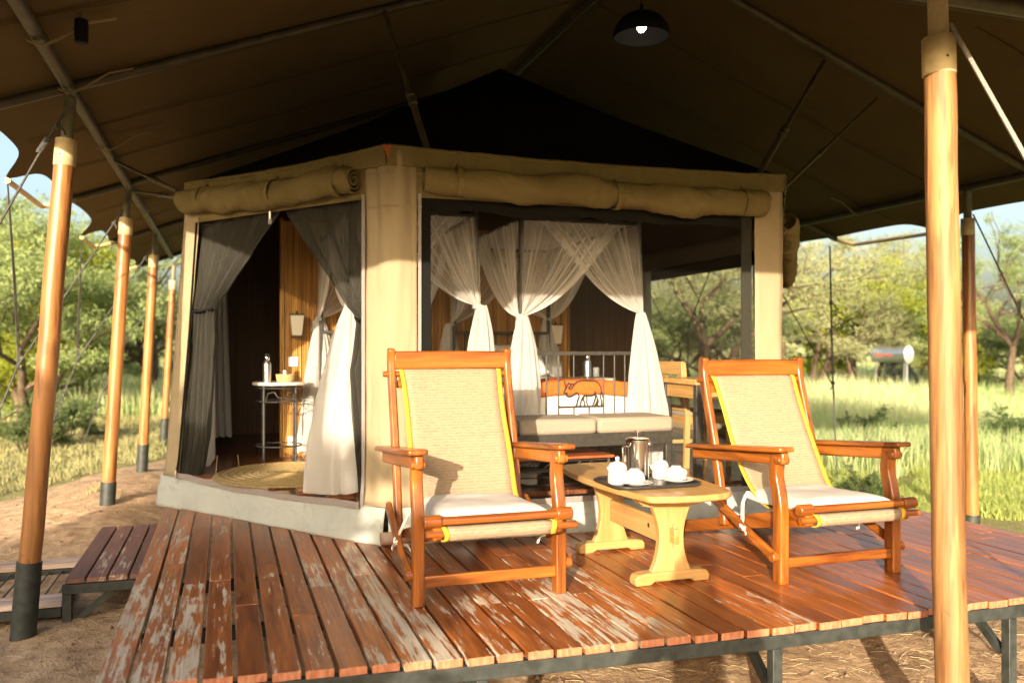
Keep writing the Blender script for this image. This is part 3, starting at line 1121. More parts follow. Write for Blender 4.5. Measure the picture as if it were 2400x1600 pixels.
strut('olive telescopic strut rising from the front tent corner to the canopy rafter', (0.86, 4.86, h_in(0.86, 4.86, 0.05)), (1.00, 4.35, DECK + EAVE - 0.02))
strut('olive telescopic strut rising from the right tent corner to the right rafter', (3.95, 4.95, h_in(3.95, 4.95, 0.05)), (2.98, 4.36, DECK + EAVE - 0.03))
strut('thin dark strut just right of the right tent corner', (4.45, 5.0, h_in(4.45, 5.0, 0.06)), (3.22, 4.42, DECK + EAVE - 0.05), 0.009)
for y0, nm in ((6.45, 'nearest'), (7.62, 'second')):
    strut(nm + ' dark strut from the left purlin down to the left tent corner', (PVL + 0.03, y0, h_in(PVL, y0, 0.09)), (-0.28, 5.80 if y0 < 7 else 6.02, DECK + EAVE - 0.03), 0.011)
# ------------------------------------------------------------------ tent body
tent = thing('safari_tent', 'tan canvas safari tent with its front blinds rolled up and cloth tied back', 'tent', (2.0, 7.0, DECK))


class Panel:
    def __init__(s, a, b, flare=0.05):
        s.a, s.b = Vector(a), Vector(b)
        s.len = (s.b - s.a).length
        t = (s.b - s.a).normalized()
        s.n = Vector((t.y, -t.x, 0))           # outward when a->b runs counter-clockwise seen from above is checked by the caller
        s.flare = flare

    def p(s, q, h, out=0.0):
        """q 0..1 along, h height above the deck"""
        f = s.flare * max(0, 0.25 - h) / 0.25
        return s.a + (s.b - s.a) * q + s.n * (out + f) + Vector((0, 0, h))


PLt = Panel(C0, L1)
if PLt.n.dot(Vector((-1, -1, 0))) < 0:
    PLt.n = -PLt.n
PFr = Panel(C0, R1)
if PFr.n.y > 0:
    PFr.n = -PFr.n
PRt = Panel(R1, R2)
if PRt.n.dot(Vector((1, -1, 0))) < 0:
    PRt.n = -PRt.n
L9 = Vector((-0.39, 10.2, DECK))
R9 = Vector((4.35, 10.2, DECK))
PLs = Panel(L1, L9)
PLs.n = Vector((-1, 0, 0))
PRs = Panel(R2, R9)
PRs.n = Vector((1, 0, 0))
PBk = Panel(L9, R9)
PBk.n = Vector((0, 1, 0))


def sedge(h):
    return 1.0 - 0.0665 * h


def cloth(name, pn, q0, q1, h0, h1, mat, parent=None, wr=0.006, fr=5.0, nu=16, nv=30, out=0.0, solid=0.004, qf=None, pleat=0.0):
    def fn(s, t):
        h = h0 + (h1 - h0) * t
        q = q0 + (q1 - q0) * s
        if qf:
            q = qf(s, h)
        p = pn.p(q, h)
        d = wr * (fbm(p.x * fr + p.y * fr, h * fr * 0.6, 11) + 0.5 * fbm((p.x + p.y) * fr * 3, h * fr, 5))
        d += pleat * math.sin((q * pn.len) * 55 + 2 * math.sin(q * 40)) * (0.4 + 0.6 * t)
        if name in ('eave_band', 'lintel'):
            k = (h - 1.78) / (Ht - 1.78)
            p.z += max(0, k) * (-0.022 * math.sin(PI * s) - 0.008 * fbm(q * 5, 7))
        return p + pn.n * (d + out)
    o = MB().grid(fn, nu, nv).build(name, mat, parent or tent, world=True, root=tent, angle=70, solid=solid)
    return o


Ht = EAVE
SILL = 0.185
# wall posts of canvas: either side of the front corner, the left end, the right end


def corner_fn(s, t):
    h = SILL + (Ht - SILL) * t
    la, lb = 0.078 * PLt.len, 0.065 * PFr.len
    u = -la + (la + lb) * s
    P0, P1, P2 = PLt.p(0.035, h), PLt.p(0.0, h) * 0.5 + PFr.p(0.0, h) * 0.5, PFr.p(0.03, h)
    ra = 0.07
    if u < -ra:
        p, n_ = PLt.p(-u / PLt.len, h), PLt.n
    elif u > ra:
        p, n_ = PFr.p(u / PFr.len, h), PFr.n
    else:
        k = (u + ra) / (2 * ra)
        A, B, C_ = PLt.p(ra / PLt.len, h), P1, PFr.p(ra / PFr.len, h)
        p = A * (1 - k) ** 2 + B * (2 * k * (1 - k)) + C_ * k * k
        n_ = (PLt.n * (1 - k) + PFr.n * k).normalized()
    d = 0.016 * fbm(u * 6, h * 0.9, 3) + 0.004 * fbm(u * 30, h * 2.5, 8) + 0.009 * math.sin(u * 60 + 2 * h) * max(0, (h - 1.0) / 1.0)
    return p + n_ * d


MB().grid(corner_fn, 24, 44).build('wall_strip', 'canvas_tan', tent, world=True, angle=80, solid=0.004)
cloth('wall_strip', PLt, 0, 0, SILL, Ht, 'canvas_tan', nu=6, nv=40, qf=lambda s, h: sedge(h) - 0.078 + 0.078 * s)
cloth('wall_strip', PFr, 0.92, 1.0, SILL, Ht, 'canvas_tan', nu=6, nv=40)
cloth('wall_strip', PRt, 0.0, 0.05, SILL, Ht, 'canvas_tan', nu=4, nv=30)
# skirt of grey coated canvas, lintels of olive canvas
cloth('skirt', PLt, 0.0, 1.0, -0.005, SILL, 'canvas_base', wr=0.020, fr=4, nu=90, nv=10)
cloth('skirt', PFr, 0.0, 1.0, -0.005, SILL, 'canvas_base', wr=0.020, fr=4, nu=100, nv=10)
cloth('skirt', PRt, 0.0, 1.0, -0.005, SILL, 'canvas_base', wr=0.012, fr=4, nu=30, nv=8)
cloth('lintel', PLt, 0, 0, 1.78, Ht, 'canvas_olive', wr=0.008, nu=50, nv=8, qf=lambda s, h: 0.078 + (sedge(h) - 0.078 - 0.078) * s)
cloth('lintel', PFr, 0.065, 0.92, 1.78, Ht, 'canvas_olive', wr=0.008, nu=60, nv=8)
cloth('lintel', PRt, 0.05, 1.0, 1.78, Ht, 'canvas_olive', wr=0.008, nu=30, nv=8)
# long side walls; the right one has a big window
MB().grid(lambda s, t: (-0.39 + 0.0778 * t * Ht, 5.95 - 0.107 * t * Ht + s * (4.25 + 0.107 * t * Ht), DECK + t * Ht), 30, 12).build('wall', 'canvas_tan', tent, world=True, solid=0.004)
cloth('wall', PBk, 0.0, 1.0, 0.0, Ht, 'canvas_tan', nu=40, nv=14)
cloth('wall', PRs, 0.0, 1.0, 0.0, 0.30, 'canvas_tan', nu=40, nv=4)
cloth('wall', PRs, 0.0, 1.0, 1.80, Ht, 'canvas_tan', nu=40, nv=4)
cloth('wall', PRs, 0.62, 1.0, 0.30, 1.80, 'canvas_tan', nu=16, nv=10)
cloth('window_blind', PRs, 0.03, 0.62, 1.72, 1.84, 'flap_dark', nu=40, nv=4, out=-0.02)

# inner roof of the tent with its eave
RID = 3.02
RV = (2.0, 2.0)


def roof_face(name, pts):
    """pts: eave a, eave b, ridge b, ridge a"""
    a, b, c, d = (Vector(p) for p in pts)

    def fn(s, t):
        p0 = a + (b - a) * s
        p1 = d + (c - d) * s
        p = p0 + (p1 - p0) * t
        return p - Vector((0, 0, 0.05 * math.sin(PI * t) * (1 - 0.3 * math.sin(PI * s))))
    MB().grid(fn, 20, 14).build(name, 'inner_roof', tent, world=True, angle=60)
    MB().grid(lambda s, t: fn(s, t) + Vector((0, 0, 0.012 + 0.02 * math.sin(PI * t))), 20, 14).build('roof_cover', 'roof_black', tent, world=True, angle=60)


def ev(p, h=Ht):
    return (p.x, p.y, DECK + h)


L1t = PLt.p(sedge(Ht), Ht)
ra, rb = (1.98, 6.20, DECK + 3.12), (1.98, 10.2, DECK + 3.20)
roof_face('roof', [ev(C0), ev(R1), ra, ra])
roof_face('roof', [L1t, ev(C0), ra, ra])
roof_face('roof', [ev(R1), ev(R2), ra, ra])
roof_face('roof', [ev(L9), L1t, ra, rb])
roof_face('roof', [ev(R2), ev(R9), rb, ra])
# laced eave band along the wall tops
for pn, q0, q1, lf in ((PLt, 0.0, 1.0, True), (PFr, 0.0, 1.0, False), (PRt, 0.0, 1.0, False)):
    qq = (lambda s, h: sedge(h) * s) if lf else None
    cloth('eave_band', pn, q0, q1, Ht - 0.085, Ht + 0.012, 'eave_trim', wr=0.004, nu=160, nv=8, out=0.016, qf=qq, pleat=0.0055)
    pts = []
    for i in range(60):
        q = (sedge(Ht) if lf else 1.0) * i / 59
        p = pn.p(q, Ht + 0.012, 0.012)
        pts.append(p + Vector((0, 0, 0.006 * fbm(q * 22, 3) - 0.022 * math.sin(PI * i / 59) - 0.008 * fbm(q * 5, 7))))
    MB().tube(pts, 0.013, 8).build('eave_rope', 'eave_trim', tent, world=True)
# small gussets and patches at the front corner
MB().box(tuple(C0 + Vector((-0.085, 0.10, Ht - 0.035))), (0.06, 0.01, 0.035), rz=math.atan2(1.61, -1.17)).build('vent_patch', 'leather_red', tent, world=True)
mb = MB()
mb.prism([(0, 0), (0.045, 0), (0.03, -0.07)], C0 + Vector((-0.03, -0.03, Ht + 0.012)), (1, 0, 0), (0, 0, 1), (0, 1, 0), 0.006)
mb.build('corner_patch', 'leather_red', tent, world=True)
for pn, q in ((PLt, 0.04), (PFr, 0.04)):
    for h in (1.73, 1.90):
        MB().sweep([pn.p(max(q - 0.04, 0.0), h, 0.006), pn.p(q + 0.035, h + 0.002, 0.006)], 0.006, 0.003, side=(0, 0, 1)).build('seam', 'canvas_tan', tent, world=True)


def blind(pn, q0, q1, h0, h1, r, seed, label, straps, lift=0.0):
    n = 130
    pr = random.Random(seed)
    mb = MB()
    m_ = 24
    V, F = [], []
    for i in range(n + 1):
        s = i / n
        q = q0 + (q1 - q0) * s
        h = h0 + (h1 - h0) * s
        pinch = min((abs(s - k) for k in straps))
        rr = r * (1 - 0.16 * math.exp(-(pinch / 0.012) ** 2)) * (1 + 0.20 * fbm(s * 6, seed) + 0.08 * fbm(s * 19, seed + 4))
        rr *= 0.72 + 0.28 * min(1, s / 0.07)
        if s > 0.985:
            rr *= 0.93
        sag = 0.022 * fbm(s * 3.3, seed + 9) - 0.02 * math.sin(PI * s)
        c = pn.p(q, h + sag, r * 0.70)
        for j in range(m_):
            a = 2 * PI * j / m_
            wob = 1 + 0.09 * fbm(s * 14 + a, math.sin(a) * 2, seed) + 0.08 * math.sin(a * 3 + s * 26 + 2 * fbm(s * 5, seed)) + 0.05 * fbm(s * 40 + a * 2, a * 3, seed + 2)
            V.append(c + pn.n * (math.cos(a) * rr * wob) + Vector((0, 0, math.sin(a) * rr * wob * 1.12)))
    for i in range(n):
        for j in range(m_):
            j2 = (j + 1) % m_
            F.append((i * m_ + j, i * m_ + j2, (i + 1) * m_ + j2, (i + 1) * m_ + j))
    mb.add(V, F)
    # spiral end of the roll
    for s, q, h in (((0, q0, h0),) if pn is PLt else ()):
        c = pn.p(q, h, r * 0.70)
        pts = []
        for k in range(40):
            a = k * 0.45
            rr = r * (0.15 + 0.78 * k / 40)
            pts.append(c + pn.n * (math.cos(a) * rr) + Vector((0, 0, math.sin(a) * rr * 1.1)))
        mb.sweep(pts, 0.022, 0.005, side=pn.b - pn.a)
    b = mb.build('rolled_blind', 'canvas_olive', tent, world=True, angle=70)
    b['label'] = label
    for k in straps:
        q = q0 + (q1 - q0) * k
        h = h0 + (h1 - h0) * k - 0.02 * math.sin(PI * k)
        c = pn.p(q, h, r * 0.70)
        pts = []
        for j in range(14):
            a = 2 * PI * j / 14
            pts.append(c + pn.n * (math.cos(a) * (r * 0.97)) + Vector((0, 0, math.sin(a) * r * 1.09)))
        sm = MB()
        sm.sweep(pts + [pts[0]], 0.03, 0.004, side=(pn.b - pn.a))
        sm.tube([c + Vector((0, 0, r)), c + Vector((0, 0, r + 0.05)) - pn.n * r * 0.8], 0.006, 6)
        sm.build('strap', 'canvas_olive', b, world=True, root=tent)


blind(PLt, 0.10, 0.852, 1.875, 1.915, 0.070, 3, 'shorter rolled canvas blind above the door', [0.07, 0.42, 0.86])
blind(PFr, 0.075, 0.935, 1.872, 1.852, 0.070, 8, 'long rolled canvas blind above the front opening', [0.09, 0.53, 0.93])
# tied-up roll hanging at the right corner and at the left corner, seen end-on
for pn, q0, q1, h0, h1, sd, lb_ in ((PRt, 0.05, 0.55, 1.78, 1.50, 21, 'sagging rolled blind end at the right corner'),):
    blind(pn, q0, q1, h0, h1, 0.06 if pn is PRt else 0.045, sd, lb_, [0.5])

# zips, mesh borders of the openings
def strip_path(pn, P, w, mat, name, out=0.012, wavy=0.0):
    pts = []
    for (q, h), (q2, h2) in zip(P, P[1:]):
        for k in range(10):
            s = k / 10
            qq, hh = q + (q2 - q) * s, h + (h2 - h) * s
            pts.append(pn.p(qq, hh + wavy * fbm(qq * 9, hh * 9), out + wavy * fbm(qq * 7, hh * 5, 4)))
    pts.append(pn.p(P[-1][0], P[-1][1], out))
    MB().sweep(pts, w, 0.006, side=(pn.b - pn.a) if abs(P[0][0] - P[-1][0]) < 0.05 else (0, 0, 1)).build(name, mat, tent, world=True)


strip_path(PLt, [(0.084, 0.19), (0.40, 0.17), (0.70, 0.185), (0.905, 0.20)], 0.035, 'zip', 'zip_track', 0.02, 0.008)
strip_path(PLt, [(0.082, 0.18), (0.082, 1.80)], 0.022, 'zip', 'zip_track', 0.008)
strip_path(PLt, [(0.912, 0.2), (0.85, 1.1), (0.812, 1.78)], 0.014, 'flap_dark', 'zip_track', 0.008)
strip_path(PFr, [(0.070, 0.18), (0.070, 1.80)], 0.016, 'zip', 'zip_track', 0.008)
strip_path(PFr, [(0.085, 0.19), (0.085, 1.80)], 0.05, 'flap_dark', 'mesh_border', -0.006)
strip_path(PFr, [(0.897, 0.19), (0.897, 1.80)], 0.07, 'mesh_dark', 'mesh_border', -0.006)
strip_path(PFr, [(0.075, 0.178), (0.915, 0.178)], 0.03, 'zip', 'zip_track', 0.012, 0.006)
MB().grid(lambda s, t: PFr.p(0.07 + 0.845 * s, 1.80 - t * (0.085 + 0.03 * fbm(s * 9, 1) + 0.012 * fbm(s * 40, 4)), -0.02 + 0.006 * fbm(s * 20, t, 2)), 80, 3).build('mesh_border', 'flap_dark', tent, world=True)
cloth('mesh_screen', PFr, 0.09, 0.905, 0.18, 1.78, 'mesh_front', wr=0.004, nu=40, nv=30, out=-0.012, solid=0)
cloth('mesh_screen', PRs, 0.03, 0.62, 0.30, 1.80, 'mesh_window', wr=0.004, nu=30, nv=20, out=-0.01, solid=0)
cloth('mesh_screen', PRt, 0.05, 0.97, 0.18, 1.78, 'mesh_dark', wr=0.01, nu=30, nv=24, out=0.0, solid=0)
for q, h in ((0.895, 0.215), (0.442, 1.765)):
    zp = MB()
    c = PLt.p(q, h, 0.035)
    zp.tube([c + Vector((0, 0, 0.02)), c, c - Vector((0, 0, 0.03))], [0.006, 0.008, 0.006], 8)
    zp.tube([c - Vector((0.005, 0, 0.03)), c - Vector((0.006, 0, 0.06)), c - Vector((-0.004, 0, 0.06)), c - Vector((-0.005, 0, 0.03))], 0.003, 6, closed=True)
    zp.build('zip_pull', 'steel_soft', tent, world=True)


# two halves of the dark mesh door, drawn aside and tied
def interp(rows, h):
    for a, b in zip(rows, rows[1:]):
        if b[0] <= h <= a[0]:
            t = (a[0] - h) / (a[0] - b[0])
            return [a[k] + (b[k] - a[k]) * t for k in range(1, len(a))]
    return list(rows[-1][1:])


def flap(rows, seed, folds, tie_h, label):
    H0, H1 = rows[0][0], rows[-1][0]

    def fn(s, t):
        h = H0 + (H1 - H0) * t
        qa, qb = interp(rows, h)
        q = qa + (qb - qa) * s
        wid = abs(qb - qa) * PLt.len
        k = max(0.0, 1 - wid / 0.75)
        amp = 0.008 + 0.032 * k * math.exp(-0.2 * abs(h - tie_h))
        d = amp * math.sin(s * folds * 2 * PI + 1.3 * fbm(t * 3, s * 2, seed)) + 0.012 * fbm(q * 6, h * 2, seed)
        return PLt.p(q, h, d - 0.045)
    o = MB().grid(fn, 46, 60).build('mesh_flap', 'mesh_dark', tent, world=True, angle=80)
    o['label'] = label
    h = tie_h
    qa, qb = interp(rows, h)
    pts = [PLt.p(qa, h - 0.005, 0.0), PLt.p((qa + qb) / 2, h - 0.01, 0.015), PLt.p(qb, h + 0.005, -0.02), PLt.p((qa + qb) / 2, h + 0.01, -0.085)]
    MB().tube(pts, 0.008, 6, closed=True).build('tie_band', 'flap_dark', o, world=True, root=tent)


flap([(1.85, 0.835, 0.41), (1.76, 0.838, 0.459), (1.42, 0.847, 0.661), (1.245, 0.848, 0.757), (1.20, 0.85, 0.765), (0.87, 0.882, 0.765), (0.46, 0.905, 0.786), (0.21, 0.915, 0.825)], 5, 4, 1.24, 'left dark mesh door flap, tied to the side')
flap([(1.85, 0.080, 0.455), (1.44, 0.080, 0.272), (1.22, 0.081, 0.165), (1.17, 0.082, 0.130), (1.14, 0.082, 0.125), (0.88, 0.082, 0.165), (0.53, 0.080, 0.145), (0.20, 0.080, 0.12)], 9, 3, 1.16, 'right dark mesh door flap, tied to the corner')

# floor of wooden boards inside the tent, raised on a low platform behind the skirt
FLOOR = DECK + 0.200
for i in range(32):
    x = -0.36 + 0.147 * (i + 0.5)
    if x > 4.34:
        break
    y0 = (C0.y + max(0, (C0.x - x) / (C0.x - L1.x)) * (L1.y - C0.y) if x < C0.x else (4.36 if x < R1.x else R1.y + (x - R1.x) / (R2.x - R1.x) * (R2.y - R1.y))) + 0.12
    o = MB().box((0, 0, 0), (0.143, 10.1 - y0, 0.025)).build('floor_board', 'floor_wood', tent, bevel=0.0015, smooth=False)
    o.location = (x - 2.0, (10.1 + y0) / 2 - 7.0, FLOOR - 0.0125 - DECK)

# split-cane walls: the screen behind the beds, and the back wall of the tent
def cane_wall(name, x0, x1, y, h, mat, seed, rad=0.0085, label=None):
    pr = random.Random(seed)
    mb = MB()
    x = x0
    while x < x1:
        r = rad * pr.uniform(0.75, 1.2)
        x += r
        pts = [(x + pr.uniform(-0.002, 0.002), y + pr.uniform(-0.003, 0.003), FLOOR), (x + pr.uniform(-0.004, 0.004), y + pr.uniform(-0.004, 0.004), DECK + h * 0.5), (x, y, DECK + h)]
        mb.tube(pts, [r, r * pr.uniform(0.9, 1.02), r * 0.95], 6, cap=False)
        x += r
    o = mb.build(name, mat, tent, world=True)
    o['kind'] = 'stuff'
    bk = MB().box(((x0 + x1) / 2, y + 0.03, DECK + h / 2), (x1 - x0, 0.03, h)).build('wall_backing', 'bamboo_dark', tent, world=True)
    for hh in (0.12, h * 0.5, h - 0.1):
        MB().box(((x0 + x1) / 2, y + 0.012, DECK + hh), (x1 - x0, 0.004, 0.012)).build('cane_batten', mat, tent, world=True)


cane_wall('cane_screen', 0.379, 2.675, 6.52, 1.94, 'bamboo', 4, 0.0075)
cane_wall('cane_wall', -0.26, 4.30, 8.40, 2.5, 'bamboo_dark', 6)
# side returns of the screen
for x in (0.389, 2.665):
    MB().box((x, 6.58, DECK + 0.99), (0.025, 0.06, 1.96)).build('screen_edge', 'bamboo', tent, world=True)
# ------------------------------------------------------------------ beds with posts and nets
BU0, BU1 = 5.90, 7.85
FL = DECK + 0.018
ROOM = 0.815
INSIDE = ('four_poster_bed', 'bedspread', 'bed_runner', 'pillow', 'mosquito_net', 'bench', 'bench_cushion', 'jute_rug', 'nightstand', 'flask', 'tumbler',
          'basket', 'soap_bottle', 'wall_lamp', 'light_switch', 'wall_socket', 'curtain')


def four_poster(x0, x1, label, rhino):
    t = thing('four_poster_bed', label, 'bed', ((x0 + x1) / 2, (BU0 + BU1) / 2, FL), 0, 'twin iron four poster beds')
    Z = FL
    W = x1 - x0
    for x in (x0, x1):
        for y in (BU0, BU1):
            MB().box((x, y, Z + 0.98), (0.032, 0.032, 1.96)).build('post', 'iron_bed', t, world=True, bevel=0.003)
            MB().lathe([(0.016, 0), (0.02, 0.012), (0.017, 0.03), (0.0, 0.038)], 10, (x, y, Z + 1.96)).build('finial', 'iron_bed', t, world=True)
    for a, b in (((x0, BU0), (x1, BU0)), ((x1, BU0), (x1, BU1)), ((x1, BU1), (x0, BU1)), ((x0, BU1), (x0, BU0))):
        MB().sweep([(a[0], a[1], Z + 1.93), (b[0], b[1], Z + 1.93)], 0.022, 0.022, side=(0, 0, 1)).build('top_rail', 'iron_bed', t, world=True)
    for y, nm, zt, zm, zl in ((BU0, 'footboard', 0.945, 0.765, 0.548), (BU1, 'headboard', 1.13, 0.95, 0.74)):
        mb = MB()
        mb.sweep([(x0, y, Z + zt), (x1, y, Z + zt)], 0.028, 0.028, side=(0, 0, 1))
        mb.sweep([(x0, y, Z + 0.30), (x1, y, Z + 0.30)], 0.024, 0.024, side=(0, 0, 1))
        fb_ = mb.build(nm, 'iron_bed', t, world=True, bevel=0.002)
        fx = [0.11, 0.205, 0.305, 0.69, 0.785, 0.875]
        for k in fx:
            MB().tube([(x0 + W * k, y, Z + 0.30), (x0 + W * k, y, Z + zt)], 0.006, 8).build('bar', 'iron_bed', fb_, world=True, root=t)
        xa, xb = x0 + W * 0.305, x0 + W * 0.69
        for zz in (zm, zl):
            MB().tube([(xa, y, Z + zz), (xb, y, Z + zz)], 0.006, 8).build('bar', 'iron_bed', fb_, world=True, root=t)
        for k in (0.435, 0.565):
            for a, b in ((zm, zt), (0.30, zl)):
                MB().tube([(x0 + W * k, y, Z + a), (x0 + W * k, y, Z + b)], 0.006, 8).build('bar', 'iron_bed', fb_, world=True, root=t)
        # animal outline of bent rod, read off as fractions of the middle field
        lines = [[(585, 770), (592, 815), (600, 860), (584, 885), (578, 908), (600, 916), (608, 938), (640, 951), (680, 938), (725, 905), (750, 940), (738, 985), (718, 1062)],
                 [(600, 915), (612, 908), (616, 918), (604, 925)],
                 [(600, 862), (622, 810), (645, 800), (655, 830), (668, 808), (690, 815), (672, 850), (650, 868), (632, 850), (655, 832)],
                 [(690, 820), (740, 780), (800, 768), (870, 772), (940, 778), (985, 815), (1003, 860), (1006, 905), (994, 960), (1012, 1005), (1008, 1062)],
                 [(1006, 900), (1022, 925), (1028, 972)],
                 [(760, 1062), (775, 1000), (795, 960), (822, 938), (890, 944), (940, 918), (930, 900)],
                 [(805, 950), (800, 985), (815, 1025), (812, 1062)], [(835, 940), (842, 985), (838, 1020), (860, 1062)],
                 [(940, 918), (938, 975), (905, 1062)], [(938, 930), (965, 985), (935, 1062)], [(965, 985), (972, 1000), (958, 1062)]]
        mb = MB()
        for ln in lines:
            pts = []
            for (u, v_) in ln:
                k = (u - 515) / (1035 - 515)
                zz = zm - 0.03 + (0.62 * 0 + (735 + 0 - v_) / (1065 - 735)) * (zm - zl) + 0.03
                pts.append((xa + (xb - xa) * k, y, Z + zz))
            fine = [Vector(pts[0])]
            for i in range(len(pts) - 1):
                p0, p1, p2, p3 = (Vector(pts[max(i - 1, 0)]), Vector(pts[i]), Vector(pts[i + 1]), Vector(pts[min(i + 2, len(pts) - 1)]))
                for s in (0.33, 0.66, 1.0):
                    fine.append(0.5 * ((2 * p1) + (p2 - p0) * s + (2 * p0 - 5 * p1 + 4 * p2 - p3) * s * s + (3 * p1 - p0 - 3 * p2 + p3) * s ** 3))
            mb.tube(fine, 0.0058, 6)
        mb.build('animal_figure', 'iron_bed', fb_, world=True, root=t)
    for x in (x0, x1):
        MB().sweep([(x, BU0, Z + 0.30), (x, BU1, Z + 0.30)], 0.03, 0.04, side=(0, 0, 1)).build('side_rail', 'iron_bed', t, world=True)
    # mattress
    xm = (x0 + x1) / 2
    MB().box((xm, (BU0 + BU1) / 2, Z + 0.41), (W - 0.06, BU1 - BU0 - 0.06, 0.22)).build('mattress', 'linen_white', t, world=True, bevel=0.04)
    return t


def bedding(x0, x1, which):
    xm, W = (x0 + x1) / 2, x1 - x0
    Z = FL
    sp = thing('bedspread', 'white bedspread on the ' + which, 'bedspread', (xm, 6.8, Z + 0.5), 0, 'white bedspreads')

    def fn(s, t):
        # profile over the foot: hanging skirt, then the top
        L = t * 2.25
        hang = 0.40
        x = xm + (s - 0.5) * (W + 0.02)
        if L < hang:
            y, z = BU0 + 0.035 + 0.004 * fbm(x * 9, L * 3), Z + 0.31 + L
            ex = 0.0
        else:
            y, z = BU0 + 0.035 + (L - hang), Z + 0.71 - 0.03 * max(0, 1 - (L - hang) / 0.05) ** 2 * 0
        k = abs(s - 0.5) * 2
        if L >= hang:
            z += 0.012 * fbm(x * 5, y * 3, 2) - 0.05 * max(0, k - 0.86) / 0.14
            if y > 7.8:
                y = 7.8
        return (x, y, z)
    MB().grid(fn, 24, 50).build('cloth', 'linen_white', sp, world=True, angle=60, solid=0.012)
    for sx in (-1, 1):
        def fs(s, t, sx=sx):
            y = BU0 + 0.04 + s * 1.8
            z = Z + 0.66 - t * 0.36
            return (xm + sx * (W / 2 + 0.012 + 0.006 * math.sin(s * 40) * t), y, z)
        MB().grid(fs, 60, 6).build('side_fall', 'linen_white', sp, world=True, angle=60, solid=0.006)
    rn = thing('bed_runner', 'orange runner folded across the foot of the ' + which, 'blanket', (xm, BU0 + 0.2, Z + 0.73), 0, 'orange bed runners')

    def fr(s, t):
        L = t * 0.55
        x = xm + (s - 0.5) * (W - 0.0)
        k = abs(s - 0.5) * 2
        dz = -0.035 * k * k + 0.006 * fbm(x * 8, L * 6, 4)
        hang = 0.105
        if L < hang:
            return (x, BU0 + 0.018 + 0.004 * fbm(x * 6, L * 5, 1), Z + 0.635 + L + dz)
        return (x, BU0 + 0.018 + (L - hang), Z + 0.74 + dz + 0.004 * fbm(x * 9, L * 9))
    MB().grid(fr, 40, 24).build('cloth', 'runner_orange', rn, world=True, angle=60, solid=0.014)
    for k, (px_, py_, ln) in enumerate(((xm, 7.52, 0.0), (xm + 0.03, 7.66, 0.35))):
        pl = thing('pillow', ('flat white pillow' if k == 0 else 'white pillow leaning on the headboard') + ' at the head of the ' + which, 'pillow', (px_, py_, Z + 0.76 + 0.10 * k), 0, 'white bed pillows')

        def fp(s, t):
            a, b = (s - 0.5) * 2, (t - 0.5) * 2
            e = max(0.0, (1 - a ** 4) * (1 - b ** 4)) ** 0.5
            return (a * 0.33 * (1 - 0.06 * b * b), b * 0.20 * (1 - 0.06 * a * a), e * 0.075 + 0.008 * fbm(a * 3, b * 3, k))

        def fq(s, t):
            p = fp(s, t)
            return (p[0], p[1], -p[2] * 0.6)
        m = MB().grid(fp, 14, 10).grid(fq, 14, 10)
        o = m.build('cushion', 'linen_white', pl, angle=90)
        o.rotation_euler = (ln * 2.2, 0, 0)


